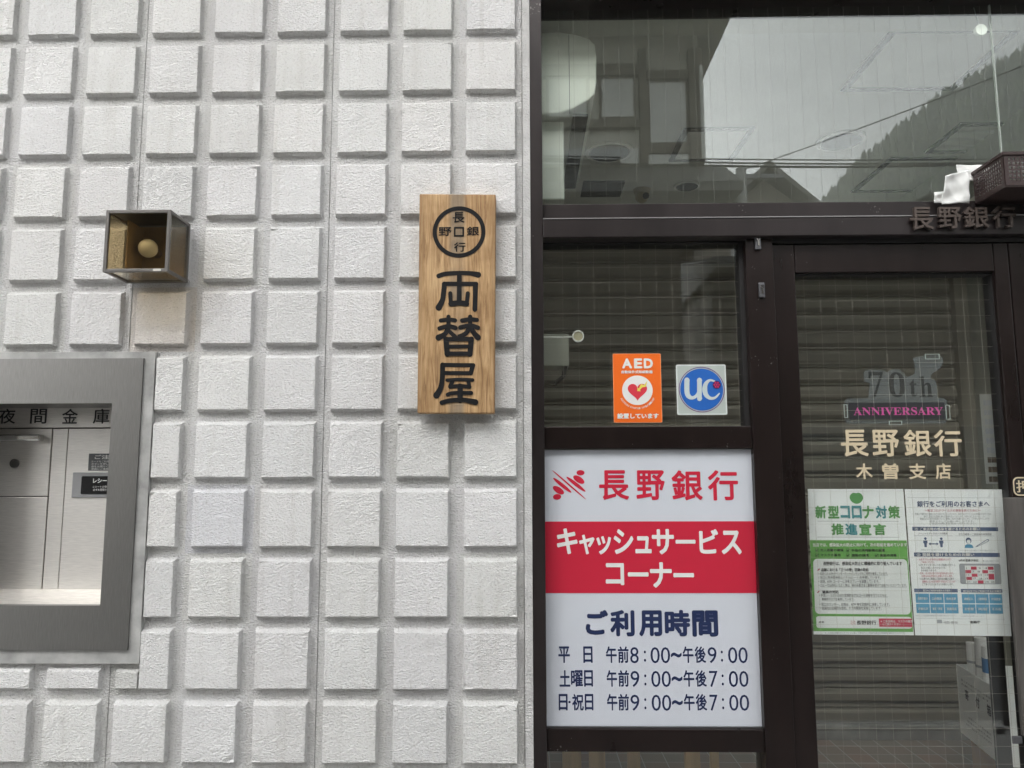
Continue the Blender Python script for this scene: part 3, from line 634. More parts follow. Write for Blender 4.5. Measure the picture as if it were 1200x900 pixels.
# ------------------------------------------------------------------ posters inside the door glass
QY = 0.079
col_ = lambda n, c, r=.5: M.setdefault(n, principled(n, c, r))
paper = noisy('laminated_paper', (.88, .91, .91), .35, 0, .03, 5, bump=.0015, bscale=7)
GREEN = col_('print_green', (.16, .42, .10)); GREEN2 = col_('print_green_text', (.13, .36, .12)); TEAL = col_('print_teal', (.07, .30, .33)); BLUEP = col_('print_slate_blue', (.10, .14, .25)); SKY = col_('print_sky_blue', (.12, .36, .55)); REDP = col_('print_red', (.55, .06, .11)); GREYP = col_('print_grey', (.36, .38, .40)); DARK = col_('print_dark', (.06, .06, .07))
class Sheet:
    """a printed sheet: px coordinates of its own (u, v) 0..1 mapped to its four corners on the plane of the glass"""
    def __init__(s, thing_, q, y): s.t, s.q, s.y, s.b = thing_, [at(*p, y) for p in q], y, {}
    def P(s, u, v):
        a, b, c, d = s.q; L = lambda p, q_, t: (p[0] + (q_[0] - p[0]) * t, p[1] + (q_[1] - p[1]) * t)
        return L(L(a, b, u), L(d, c, u), v)
    def bm(s, key): return s.b.setdefault(key, bmesh.new())
    def rect(s, key, u0, v0, u1, v1, lift=.0003):
        f = [s.bm(key).verts.new((p[0], s.y - lift, p[1])) for p in (s.P(u0, v1), s.P(u1, v1), s.P(u1, v0), s.P(u0, v0))]; s.bm(key).faces.new(f)
    def poly(s, key, pts, lift=.0006):
        fs = [s.bm(key).faces.new([s.bm(key).verts.new((s.P(u, v)[0], s.y - lift, s.P(u, v)[1])) for u, v in pts])]; fs[0].normal_update(); bmesh.ops.triangulate(s.bm(key), faces=fs)
    def text(s, key, str_, u0, v0, u1, v1, bold=0., lift=.0009):
        x0, z1 = s.P(u0, v0); x1, z0 = s.P(u1, v1); text(s.bm(key), str_, x0, z0, x1, z1, s.y - lift, bold)
    def done(s):
        for (nm, mat), b in s.b.items(): build(nm, b, mat, s.t)
def rr(u0, v0, u1, v1, ru, rv): return [(u, v) for u, v in rrect(0, 0, 1, 1, .5, 4)] and [(u0 + ru + (ru * math.cos(t)) if sx < 0 else u1 - ru + (ru * math.cos(t)), (v0 + rv + rv * math.sin(t)) if sy < 0 else (v1 - rv + rv * math.sin(t))) for sx, sy, a in ((1, 1, 0), (-1, 1, 90), (-1, -1, 180), (1, -1, 270)) for t in (R_(a + 90 * k / 4) for k in range(5))]

q1 = [(946.5, 573), (1058.5, 573), (1071, 744.5), (953.5, 743.5)]
p1 = thing('poster', 'green and white infection control poster, left half of the pair on the door', 'poster', (1.03, QY, .93), 'posters behind the door glass')
s = Sheet(p1, q1, QY)
bm = bmesh.new(); prism(bm, [s.P(0, 1), s.P(1, 1), s.P(1, 0), s.P(0, 0)], QY, QY + .0006); build('sheet', bm, paper, p1)
U = lambda X: (X - 68) / 500.0; V = lambda Y: (Y - 57) / 752.0         # enlarged-view coordinates of the sheet's top edge
def u1(X, Y): a = 68 + (110 - 68) * (Y - 57) / 752; b = 565 + (607 - 565) * (Y - 57) / 752; return (X - a) / (b - a)
def tx(key, st, x0, y0, x1, y1, bold=0.): ym = (y0 + y1) / 2; s.text(key, st, u1(x0, ym), V(y0), u1(x1, ym), V(y1), bold)
hp = []
for k in range(40):
    t = 2 * math.pi * k / 40; r = 1 - 0.20 * math.exp(-((t - math.pi / 2) / .35) ** 2); hp.append((u1(321 + 35 * r * math.cos(t) * (1 - .12 * (math.sin(t) < 0) * abs(math.sin(t))), 104), V(104 - 31 * r * math.sin(t))))
s.poly(('apple', GREEN2), hp)
for st, x0, x1, mk in (('新', 108, 165, GREEN2), ('型', 174, 232, GREEN2), ('コ', 238, 288, TEAL), ('ロ', 297, 348, TEAL), ('ナ', 352, 410, GREEN2), ('対', 420, 478, TEAL), ('策', 485, 545, GREEN2)):
    tx(('title', mk), st, x0, 145, x1, 212, .035)
for st, x0, x1, mk in (('推', 192, 256, GREEN2), ('進', 264, 326, TEAL), ('宣', 335, 397, GREEN2), ('言', 408, 473, GREEN2)): tx(('title', mk), st, x0, 238, x1, 298, .035)
for y in (226, 309): s.rect(('rule', GREYP), u1(122, y), V(y - 1), u1(540, y), V(y + 1))
s.rect(('field', GREEN), 0, V(325), .995, V(792))
tx(('caption', M['white']), '当店では、感染拡大の防止に向けて、次の取組を進めています', 98, 340, 578, 357, .03)
INK = col_('print_black', (.03, .05, .03))
tx(('list', INK), '☑ 対人距離の確保', 112, 369, 255, 385, .02); tx(('list', INK), '☑ 手指の消毒設備の設置', 270, 369, 466, 385, .02)
tx(('list', INK), '☑ マスクの着用', 112, 395, 240, 411, .02); tx(('list', INK), '☑ 施設の換気', 270, 395, 385, 411, .02); tx(('list', INK), '☑ 施設の消毒', 415, 395, 525, 411, .02)
WP = col_('white_panel', (.78, .81, .80))
s.poly(('text_panel', WP), rr(u1(108, 560), V(422), .985, V(704), .04, .03), .0005)
s.poly(('name_panel', WP), rr(u1(122, 745), V(716), .985, V(776), .03, .012), .0005)
tx(('body', DARK), '長野銀行は、感染拡大防止に積極的に取り組んでいます', 152, 436, 552, 454, .01)
tx(('body', DARK), '店舗における「三つの密」回避の取組', 142, 470, 382, 486, .02)
body = (('・お近くの ATM やインターネットバンキングのご利用を推奨しています。', 498, 480, 130), ('・窓口に飛沫感染防止パネル(シート)を設置しています。', 518, 444, 130), ('・店頭、ATM コーナーに消毒スプレーを設置しています。', 538, 436, 130), ('・ロビーでお待ちいただく際は、他のお客さまと間隔を空けてお座りいただいています。', 558, 575, 132),
        ('・手洗い・うがいのほか定期的なアルコール消毒を行うとともに、', 609, 478, 134), ('勤務中マスクを着用しています。', 629, 310, 148), ('・窓口カウンター、記帳台、ATM 等を定期的に消毒しています。', 655, 488, 138), ('・店舗内の定期的な換気、ドアの開放を実施しています。', 674, 446, 140))
for st, y, x1, x0 in body:
    tx(('body', DARK), st, x0, y - 7, x1, y + 6); s.rect(('rule', GREYP), u1(x0 + 12, y), V(y + 8.2), u1(x1, y), V(y + 9.4), .0008)
tx(('body', DARK), '職員の対応', 150, 584, 232, 600, .02)
for y in (478, 592): s.poly(('bullet', REDP), [(u1(122, y), V(y + 5)), (u1(128, y), V(y + 5)), (u1(138, y), V(y - 5)), (u1(131, y), V(y - 5))], .0008)
tx(('body', DARK), '店名', 134, 741, 160, 750, .02)
tx(('body', DARK), '長野銀行', 322, 736, 420, 758, .012)
for a, b in (((292, 738), (318, 756)), ((291, 748), (303, 757)), ((306, 737), (317, 746))): s.poly(('bank_logo', REDP), [(u1(a[0], 747), V(a[1])), (u1(a[0] + 3, 747), V(a[1])), (u1(b[0], 747), V(b[1])), (u1(b[0] - 3, 747), V(b[1]))], .0009)
s.rect(('red_box', REDP), u1(434, 745), V(725), .99, V(767), .0008)
tx(('red_box_lettering', M['white']), '※ ご来店時は、マスクの着用', 442, 733, 600, 745, .01); tx(('red_box_lettering', M['white']), 'にご協力ください', 452, 748, 540, 759, .01)
s.b[('red_box_lettering', M['white'])] and None
tx(('footnote', GREYP), '※この宣言は県のガイドラインに沿って感染防止の取組を進める事業者が掲示するものです', 165, 795, 560, 802)
s.done()

q2 = [(1060, 573.2), (1174, 573.6), (1185.5, 745.5), (1072.5, 744.5)]
p2 = thing('poster', 'white and blue notice to bank customers, right half of the pair on the door', 'poster', (1.31, QY, .93), 'posters behind the door glass')
s = Sheet(p2, q2, QY + .0012)
bm = bmesh.new(); prism(bm, [s.P(0, 1), s.P(1, 1), s.P(1, 0), s.P(0, 0)], s.y, s.y + .0006); build('sheet', bm, paper, p2)
def V(Y): return (Y - 60) / 755.0
def u1(X, Y): a = 575 + (626 - 575) * (Y - 60) / 755; b = 1088 + (1135 - 1088) * (Y - 60) / 755; return (X - a) / (b - a)
tx(('title', BLUEP), '銀行をご利用のお客さまへ', 640, 122, 1022, 151, .012)
tx(('subtitle', REDP), '〜新型コロナウイルスの感染を防ぐために〜', 680, 165, 975, 177)
for st, y, x0, x1 in (('平素より銀行をご利用いただきありがとうございます。新型コロナウイルスの感染拡大を防ぐため、', 190, 628, 1034), ('銀行では窓口の混雑を避ける取組を行っております。お客さまにおかれましても、', 203, 675, 1000), ('感染防止のため次の事項についてご理解とご協力をお願いいたします。ご不便をおかけしますが', 215, 655, 1020), ('何卒よろしくお願い申し上げます。', 229, 705, 940), ('ご来店の際はお気をつけください。', 240, 702, 955)): tx(('body', GREYP), st, x0, y - 5, x1, y + 4)
NAVY = BLUEP
for y0, y1, x0, x1 in ((258, 278, 614, 1066), (391, 412, 622, 1074)): s.rect(('heading_bar', NAVY), u1(x0, y0), V(y0), u1(x1, y0), V(y1), .0005)
tx(('heading', M['white']), '① ご来店時の感染を避けるためのお願い', 628, 261, 970, 275, .02); tx(('heading', M['white']), '② 混雑を避けるためのお願い', 636, 394, 940, 408, .02)
tx(('body', DARK), 'ソーシャルディスタンスの確保', 645, 287, 800, 297); tx(('body', DARK), 'マスク着用・ご来店前の体温確認', 858, 289, 1032, 300)
for x0, x1 in ((622, 828), (842, 1048)): s.rect(('rule', GREYP), u1(x0, 303), V(303), u1(x1, 303), V(304.4))
for x in (683, 767):                                                   # two standing figures and the arrow between them
    s.poly(('pictogram', BLUEP), [(u1(x + 7 * math.cos(t), 319), V(319 - 7 * math.sin(t))) for t in (2 * math.pi * k / 12 for k in range(12))])
    s.poly(('pictogram', BLUEP), [(u1(x + a, 340), V(b)) for a, b in ((-11, 328), (11, 328), (11, 342), (7, 344), (6, 363), (-6, 363), (-7, 344), (-11, 342))])
s.poly(('pictogram', BLUEP), [(u1(a, 346), V(b)) for a, b in ((700, 346), (710, 338), (710, 343.5), (742, 343.5), (742, 338), (752, 346), (742, 354), (742, 348.5), (710, 348.5), (710, 354))])
s.poly(('pictogram_blue', SKY), [(u1(a, 350), V(b)) for a, b in ((888, 366), (892, 353), (902, 347), (922, 347), (932, 353), (936, 366))])
s.poly(('pictogram', BLUEP), [(u1(911 + 15 * math.cos(t), 330), V(328 - 16 * math.sin(t))) for t in (2 * math.pi * k / 16 for k in range(16))])
s.poly(('pictogram_face', WP), [(u1(911 + 10 * math.cos(t), 332), V(333 - 10 * math.sin(t))) for t in (2 * math.pi * k / 16 for k in range(16))], .0009)
s.poly(('pictogram', BLUEP), [(u1(a, 340), V(b)) for a, b in ((944, 362), (960, 350), (1010, 320), (1018, 321), (1021, 326), (1014, 333), (962, 357))])
s.poly(('pictogram_face', WP), [(u1(a, 340), V(b)) for a, b in ((956, 356), (963, 351.5), (1011, 323), (1016, 325), (1012, 331), (962, 355))], .0009)
tx(('body', GREYP), '間隔をあけてお並びください', 660, 374, 785, 380); tx(('body', GREYP), 'マスクの着用と体温の確認にご協力をお願いいたします', 862, 375, 1050, 382)
lines = (('・お急ぎでないお手続きは混雑日をさけて', REDP), ('ご来店ください。', REDP), ('・ATM やインターネットをご利用いただくと', DARK), ('窓口にお越しいただかなくても', DARK), ('お手続きできます。', DARK), ('・月末、五十日は窓口が大変混み合います。', REDP), ('お振込みはお早めにお願いいたします。', REDP), ('・少人数でのご来店にご協力をお願いします', DARK), ('混雑時には入店を制限する場合がございます', REDP), ('ご了承くださいますようお願いします。', DARK))
for k, (st, mk) in enumerate(lines): y = 427 + k * 14.2; x0 = 642 + k * .9 + (0 if st[0] == '・' else 14); tx(('body', mk), st, x0, y - 5.5, min(840, x0 + 9.2 * len(st)), y + 4.5)
tx(('body', DARK), '6月の混雑予想日', 858, 424, 960, 436, .01); tx(('body', GREYP), '■は混雑が予想される日', 985, 428, 1066, 436)
s.poly(('calendar', GREYP), rr(u1(863, 500), V(447), u1(1080, 500), V(552), .02, .012), .0005)
s.rect(('calendar_field', WP), u1(893, 500), V(457), u1(1046, 500), V(548), .0008)
for cx_, cy_ in ((937, 470), (1026, 470), (908, 488), (997, 488), (941, 506), (1029, 506), (912, 523), (1030, 520), (973, 541)): s.rect(('calendar_mark', REDP), u1(cx_ - 15, cy_), V(cy_ - 8), u1(cx_ + 15, cy_), V(cy_ + 8), .0011)
for k in range(5): tx(('body', DARK), '  '.join(str(1 + k * 5 + q) for q in range(5)), 897 + k, 466 + 17.6 * k, 1042 + k, 474 + 17.6 * k); 
for x0, x1 in ((622, 852), (868, 1087)): s.rect(('heading_bar', NAVY), u1(x0 + 0, 585), V(577), u1(x1, 585), V(595), .0005)
tx(('heading', M['white']), '窓口のご利用が必要なお手続き', 668, 581, 812, 591, .02); tx(('heading', M['white']), '窓口以外でもご利用できるお手続き', 880, 583, 1080, 592, .02)
cells = ('相続手続き', '口座開設', '住所変更', 'お振込み', '税金・料金', '残高照会', '通帳記入', 'ご融資相談', '外国送金', 'お振替', '両替', 'その他')
ci = 0
for x0, x1 in ((628, 854), (872, 1089)):
    for ry in (0, 1):
        for cx_ in range(3):
            a = x0 + (x1 - x0) * cx_ / 3 + 2 + ry * 3; b = x0 + (x1 - x0) * (cx_ + 1) / 3 - 2 + ry * 3; y0 = 603 + 52 * ry
            s.rect(('table_cell', SKY), u1(a, y0 + 24), V(y0), u1(b, y0 + 24), V(y0 + 47), .0005)
            tx(('table_lettering', M['white']), cells[ci], a + 10, y0 + 18, b - 10, y0 + 31, .01); ci += 1
tx(('body', GREYP), '※詳しくは店頭の係員までお問い合わせください', 632, 711, 845, 717); tx(('body', GREYP), '※お取引の内容によります', 868, 712, 990, 718)
tx(('body', DARK), '一般社団法人 全国銀行協会', 775, 742, 850, 754); tx(('body', DARK), '金融庁', 915, 738, 968, 752, .02)
s.rect(('body', GREYP), u1(742, 745), V(735), u1(768, 745), V(753)); s.rect(('rule', GREYP), u1(632, 730), V(729), u1(1100, 730), V(730)); s.rect(('rule', GREYP), u1(590, 104), V(104), u1(1065, 104), V(105))
s.done()

# ------------------------------------------------------------------ illuminated style acrylic sign below the sidelight
CY = 0.048
cs = thing('cash_corner_sign', 'white acrylic panel with red band and opening hours under the sidelight', 'sign', (.39, CY, LZa))
SX1 = at(892, 690, CY)[0]
M['sign_white'] = noisy('white_acrylic', (.63, .66, .715), .22, 0, .015, 2)
build('panel', boxes((JX + .001, SX1, CY, CY + .02, LZa + .004, SZ0 - .002)), M['sign_white'], cs)
M['sign_trim'] = principled('sign_trim', (.16, .16, .165), .4, .7)
build('trim', boxes((SX1, MX0, CY - .006, CY + .03, LZa + .0005, SZ0 - .0005), (JX + .0005, SX1, CY - .006, CY + .02, LZa + .0003, LZa + .0038)), M['sign_trim'], cs)
M['sign_red'] = principled('red_film', (.58, .025, .055), .22); M['sign_navy'] = principled('navy_film', (.022, .035, .10), .3)
X0, Z0, X1, Z1 = box_at(640, 611, 892, 695, CY)
o = build('red_band', boxes((JX + .001, SX1 - .0003, CY - .0008, CY + .002, Z0, Z1)), M['sign_red'], cs)
bm = bmesh.new(); yb = CY - .0014
g_ = lambda a, b: (640 + a * 260 / 1200, 600 + b * 100 / 462)
for st, a, b, c, d_ in (('キ', 58, 88, 170, 228), ('ャ', 178, 122, 262, 230), ('ッ', 272, 130, 352, 230), ('シ', 365, 92, 472, 228), ('ュ', 482, 130, 570, 224), ('サ', 572, 92, 692, 230), ('ー', 700, 150, 808, 172), ('ビ', 828, 92, 932, 226), ('ス', 948, 100, 1056, 230), ('コ', 322, 276, 422, 396), ('ー', 442, 326, 554, 350), ('ナ', 562, 272, 680, 410), ('ー', 688, 330, 800, 354)):
    text_at(bm, st, *g_(a, b), *g_(c, d_), yb, .03 if st not in 'ー' else .03)
build('lettering', bm, M['white'], o)
h_ = lambda a, b: (620 + a / 7.5, 520 + b / 7.5)
bm = bmesh.new(); yl = CY - .0006
for st, a, b, c, d_ in (('長', 702, 551, 737, 586), ('野', 745.5, 551, 779, 586), ('銀', 787, 551, 823, 586.5), ('行', 829.5, 551, 865, 586.5)): text_at(bm, st, a, b, c, d_, yl, .022)
build('bank_name', bm, M['sign_red'], cs)
bm = bmesh.new(); kk = 1 / 7.5 / FPX * 2.402 * 1.02
for (cx_, cy_), ra, rb, ang in (((452, 255), 34, 23, 0), ((437, 315), 54, 26, 33), ((412, 356), 102, 15, 38), ((352, 361), 190, 7, 41), ((292, 365), 99, 15, 39), ((258, 408), 54, 26, 33), ((246, 467), 35, 24, -5)):
    X, Z = at(*h_(cx_, cy_), yl); disc(bm, X, Z, ra * kk, rb * kk, yl, CY + .001, 28, -R_(ang))
build('bank_logo', bm, M['sign_red'], cs)
v_ = lambda a, b: (630 + a * 270 / 1200, 690 + b * 170 / 756)
bm = bmesh.new()
for st, a, b, c, d_, bo in (('ご', 250, 110, 368, 240, .045), ('利', 378, 110, 505, 248, .04), ('用', 528, 112, 648, 248, .04), ('時', 662, 110, 795, 248, .04), ('間', 805, 112, 940, 250, .04)): text_at(bm, st, *v_(a, b), *v_(c, d_), yl, bo)
rows = ((('平', 108, 168), ('日', 238, 286), ('午', 356, 412), ('前', 418, 474), ('8', 482, 526), (':', 554, 564), ('0', 588, 636), ('0', 642, 690), ('~', 694, 750), ('午', 756, 812), ('後', 818, 876), ('9', 886, 932), (':', 955, 965), ('0', 992, 1040), ('0', 1046, 1094)),
        (('土', 114, 170), ('曜', 174, 236), ('日', 242, 288), ('午', 360, 414), ('前', 420, 476), ('9', 484, 530), (':', 556, 566), ('0', 592, 640), ('0', 646, 694), ('~', 698, 754), ('午', 760, 816), ('後', 822, 880), ('7', 894, 938), (':', 959, 969), ('0', 996, 1044), ('0', 1050, 1098)),
        (('日', 110, 156), ('・', 160, 172), ('祝', 180, 240), ('日', 246, 290), ('午', 362, 416), ('前', 420, 476), ('9', 484, 530), (':', 556, 566), ('0', 594, 642), ('0', 648, 696), ('~', 700, 756), ('午', 762, 818), ('後', 824, 882), ('7', 896, 938), (':', 961, 971), ('0', 998, 1046), ('0', 1052, 1102)))
build('hours_heading', bm, M['sign_navy'], cs)
for (y0, y1), rw in zip(((300, 386), (424, 510), (548, 634)), rows):
    bm = bmesh.new()
    for st, a, b in rw:
        dgt = st.isdigit(); Y0, Y1 = (y0 + 4, y1 + 2) if dgt else (y0, y1)
        if st == ':': Y0, Y1 = y0 + 22, y1 - 6
        if st == '~': Y0, Y1 = y0 + 32, y0 + 58
        if st == '・': Y0, Y1 = y0 + 36, y0 + 48
        text_at(bm, st, *v_(a, Y0), *v_(b, Y1), yl, 0.0 if dgt or st == ':' else .022)
    build('hours_row', bm, M['sign_navy'], cs)


# ------------------------------------------------------------------ stickers on the sidelight
KY = GY0 - .0012
def sq(a, b): return 700 + a / 7.5, 400 + b / 7.5
ae = thing('defibrillator_sticker', 'orange sticker with a white circled heart on the sidelight glass', 'sticker', (at(747, 494, KY)[0], KY, at(747, 494, KY)[1]))
c0, c1 = at(*sq(135, 112), KY), at(*sq(568, 710), KY)
bm = bmesh.new(); prism(bm, rrect(c0[0] + .001, c1[1], c1[0], c0[1], .0035), KY, KY + .0009); build('sheet', bm, principled('orange_vinyl', (.88, .155, .012), .4), ae)
bm = bmesh.new(); prism(bm, rrect(*[c0[0] - .0004, c1[1] - .0015, c1[0] + .0015, c0[1] + .0012], .0042), KY + .0003, KY + .001); build('pale_rim', bm, principled('pale_orange', (.85, .40, .22), .4), ae)
bm = bmesh.new()
for s_, b in (('A', (217, 150, 305, 238)), ('E', (322, 150, 395, 238)), ('D', (408, 150, 488, 238))): text_at(bm, s_, *sq(b[0], b[1]), *sq(b[2], b[3]), KY - .0006, .045)
text_at(bm, '自動体外式除細動器', *sq(212, 255), *sq(486, 283), KY - .0006, .03)
text_at(bm, '設置しています', *sq(175, 632), *sq(540, 680), KY - .0006, .045)
cx_, cz_ = at(*sq(352, 430), KY); u_ = 1 / 7.5 / FPX * 2.42 * 1.01
disc(bm, cx_, cz_, 133 * u_, 130 * u_, KY - .0006, KY - .0001)
arc = 'Automated External Defibrillator'
for i, ch_ in enumerate(arc):
    a = R_(205 + 130 * (i + .5) / len(arc)); 
    if ch_ == ' ': continue
    t = bmesh.new(); text(t, ch_, -5 * u_, -8 * u_, 5 * u_, 8 * u_, 0)
    rot = Matrix.Rotation(-(a + math.pi / 2), 4, 'Y')
    for v in t.verts: v.co = rot @ v.co + Vector((cx_ + 158 * u_ * math.cos(a), KY - .0006, cz_ + 158 * u_ * math.sin(a)))
    m2 = bpy.data.meshes.new('t'); t.to_mesh(m2); t.free(); bm.from_mesh(m2); bpy.data.meshes.remove(m2)
build('lettering', bm, M['white'], ae)
bm = bmesh.new(); hp = []
for k in range(48):
    t = 2 * math.pi * k / 48; hp.append((cx_ + u_ * 84 / 16 * 16 * math.sin(t) ** 3, cz_ + u_ * 5.2 * (13 * math.cos(t) - 5 * math.cos(2 * t) - 2 * math.cos(3 * t) - math.cos(4 * t)) - u_ * 6))
prism(bm, hp, KY - .0011, KY - .0007); build('heart', bm, principled('heart_red', (.70, .045, .07), .4), ae)
bm = bmesh.new(); prism(bm, [at(*sq(a, b), KY) for a, b in ((440, 345), (425, 400), (395, 405), (375, 425), (380, 440), (350, 438), (352, 405), (364, 415), (385, 375), (410, 385))], KY - .0016, KY - .0012); build('lightning_mark', bm, principled('yellow_print', (.80, .68, .12), .4), ae)
uc = thing('card_sticker', 'square silver sticker with a blue disc on the sidelight glass', 'sticker', (at(822, 487, KY)[0], KY, at(822, 487, KY)[1]))
c0, c1 = at(*sq(688, 205), KY), at(*sq(1143, 645), KY)
bm = bmesh.new(); prism(bm, rrect(c0[0] + .0005, c1[1], c1[0], c0[1], .005), KY, KY + .0009); build('sheet', bm, principled('silver_vinyl', (.52, .58, .54), .35, .15), uc)
bm = bmesh.new(); th = .0042
OO = rrect(c0[0] + .0005, c1[1], c1[0], c0[1], .005); II = rrect(c0[0] + .0005 + th, c1[1] + th, c1[0] - th, c0[1] - th, .002)
va = [bm.verts.new((x, KY - .0004, z)) for x, z in OO]; vb = [bm.verts.new((x, KY - .0004, z)) for x, z in II]
for k in range(len(va)): j = (k + 1) % len(va); bm.faces.new((va[k], va[j], vb[j], vb[k]))
cx_, cz_ = at(*sq(917, 424), KY)
build('pale_border', bm, principled('pale_silver', (.70, .75, .72), .4), uc)
bm = bmesh.new(); disc(bm, cx_, cz_, 186 * u_, 184 * u_, KY - .0006, KY - .0001, 56); build('blue_disc', bm, principled('blue_print', (.018, .13, .50), .4), uc)
bm = bmesh.new(); ring(bm, cx_, cz_, 199 * u_, 193 * u_, KY - .0007, KY - .0002); build('purple_ring', bm, principled('purple_print', (.14, .04, .22), .4), uc)
bm = bmesh.new()
for i, (pts, wd) in enumerate((([(787, 340), (787, 440), (800, 480), (832, 497), (868, 480), (897, 430)], [44, 44, 42, 30, 26, 20]), ([(897, 340), (897, 505)], 40), ([(1030, 352), (990, 342), (955, 370), (943, 420), (955, 470), (992, 500), (1035, 495), (1072, 458)], [14, 20, 34, 44, 40, 28, 20, 10]))):
    stroke(bm, [at(*sq(a, b), KY) for a, b in pts], [q * u_ for q in (wd if isinstance(wd, list) else [wd] * len(pts))], KY - .0012 - i * .0001, KY - .0007)
for q in (765, 875): prism(bm, [at(*sq(a, b), KY) for a, b in ((q, 352), (q + 45, 352), (q + 45, 337), (q, 337))], KY - .0017, KY - .0009)
prism(bm, [at(*sq(a, b), KY) for a, b in ((880, 508), (920, 508), (920, 494), (880, 494))], KY - .0017, KY - .0009)
build('letters', bm, principled('silver_print', (.60, .68, .68), .35, .1), uc)
bm = bmesh.new(); X, Z = at(*sq(1048, 383), KY); disc(bm, X, Z, 35 * u_, 35 * u_, KY - .0022, KY - .0014, 24); build('flower_seal', bm, principled('seal_dark', (.05, .015, .10), .4), uc)
bm = bmesh.new()
for k in range(7): a = 2 * math.pi * k / 6; rr_ = 0 if k == 6 else 21; disc(bm, X + rr_ * u_ * math.cos(a), Z + rr_ * u_ * math.sin(a), 8 * u_, 8 * u_, KY - .0027, KY - .0021, 10)
build('seal_dots', bm, principled('seal_red', (.60, .03, .12), .4), uc)

# ------------------------------------------------------------------ basket over the door with paper towels
bk = thing('plastic_basket', 'brown perforated plastic basket fixed above the door under the transom glass', 'basket', (1.75, -.08, 2.225))
M['basket'] = noisy('brown_plastic', (.040, .023, .021), .45, 0, .12, 10)
BXa, BXb, BYa, BYb, BZa, BZb = 1.455, 1.86, -0.125, 0.028, 2.262, 2.362
def perforated(bm, o, ux, uz, W_, H_, nu, nv, rim, th, hole=.55):
    """a wall of the basket: sheet with nu x nv square holes"""
    o, ux, uz = Vector(o), Vector(ux), Vector(uz); nrm = ux.cross(uz).normalized() * th
    us = [0] + [rim + (W_ - 2 * rim) * (k + (1 - hole) / 2 + hole * e) / nu for k in range(nu) for e in (0, 1)] + [W_]
    vs_ = [0] + [rim + (H_ - 2 * rim) * (k + (1 - hole) / 2 + hole * e) / nv for k in range(nv) for e in (0, 1)] + [H_]
    g1 = [[bm.verts.new(o + ux * a + uz * b) for b in vs_] for a in us]; g2 = [[bm.verts.new(o + ux * a + uz * b + nrm) for b in vs_] for a in us]
    for i in range(len(us) - 1):
        for j in range(len(vs_) - 1):
            if i % 2 == 1 and j % 2 == 1:
                for a, b in (((i, j), (i + 1, j)), ((i + 1, j), (i + 1, j + 1)), ((i + 1, j + 1), (i, j + 1)), ((i, j + 1), (i, j))):
                    bm.faces.new((g1[a[0]][a[1]], g1[b[0]][b[1]], g2[b[0]][b[1]], g2[a[0]][a[1]]))
            else:
                bm.faces.new((g1[i][j], g1[i + 1][j], g1[i + 1][j + 1], g1[i][j + 1])); bm.faces.new((g2[i][j], g2[i][j + 1], g2[i + 1][j + 1], g2[i + 1][j]))
for o_, ux, W_, nu in (((BXa, BYb, BZa), (0, -1, 0), BYb - BYa, 12), ((BXa, BYa, BZa), (1, 0, 0), BXb - BXa, 30), ((BXb, BYa, BZa), (0, 1, 0), BYb - BYa, 12), ((BXb, BYb, BZa), (-1, 0, 0), BXb - BXa, 30)):
    bm = bmesh.new(); perforated(bm, o_, ux, (0, 0, 1), W_, BZb - BZa, nu, 6, .010, .0022, .62); build('side', bm, M['basket'], bk)
build('base', boxes((BXa, BXb, BYa, BYb, BZa - .004, BZa - .0003)), M['basket'], bk)
build('rim', boxes((BXa - .006, BXb + .006, BYa - .006, BYa - .0005, BZb - .006, BZb + .006), (BXa - .006, BXb + .006, BYb + .0005, BYb + .006, BZb - .006, BZb + .006), (BXa - .006, BXa - .0005, BYa - .0005, BYb + .0005, BZb - .006, BZb + .006), (BXb + .0005, BXb + .006, BYa - .0005, BYb + .0005, BZb - .006, BZb + .006)), M['basket'], bk, bevel=.002)
M['basket'] = M['basket']
M['towel'] = noisy('paper_towel', (.78, .79, .77), .85, 0, .04, 20)
def crumple(name, corners, y0, seed, lb, lean=0.0, amp=.012):
    """soft crumpled sheet stretched over four photo corners"""
    rn = random.Random(seed); n = 18; bm = bmesh.new(); q = [at(*p, y0) for p in corners]; G = []
    f1, f2, f3 = rn.uniform(0, 6), rn.uniform(0, 6), rn.uniform(0, 6)
    for i in range(n + 1):
        u = i / n; row = []
        for j in range(n + 1):
            v = j / n; x = (q[0][0] * (1 - u) + q[1][0] * u) * (1 - v) + (q[3][0] * (1 - u) + q[2][0] * u) * v; z = (q[0][1] * (1 - u) + q[1][1] * u) * (1 - v) + (q[3][1] * (1 - u) + q[2][1] * u) * v
            y = y0 + lean * v + amp * (math.sin(5 * u + 4 * v + f1) * .5 + abs(math.sin(6 * u - 5 * v + f2)) * .6 + .3 * math.sin(11 * v + 3 * u + f3))
            row.append(bm.verts.new((x, y, z)))
        G.append(row)
    for i in range(n):
        for j in range(n): bm.faces.new((G[i][j], G[i + 1][j], G[i + 1][j + 1], G[i][j + 1]))
    o = build(name, bm, M['towel'], smooth=True); sol = o.modifiers.new('thickness', 'SOLIDIFY'); sol.thickness = .0015
    return tag(o, lb, 'paper towel')
ml = bpy.data.materials.new('thin_paper'); ml.use_nodes = True; q_ = ml.node_tree; tr_ = N(ml, 'ShaderNodeBsdfTranslucent'); tr_.inputs[0].default_value = (.9, .9, .88, 1); mm = N(ml, 'ShaderNodeMixShader'); mm.inputs[0].default_value = .55
b_ = q_.nodes['Principled BSDF']; b_.inputs['Base Color'].default_value = (.85, .85, .83, 1); q_.links.new(b_.outputs[0], mm.inputs[1]); q_.links.new(tr_.outputs[0], mm.inputs[2]); q_.links.new(mm.outputs[0], q_.nodes['Material Output'].inputs[0])
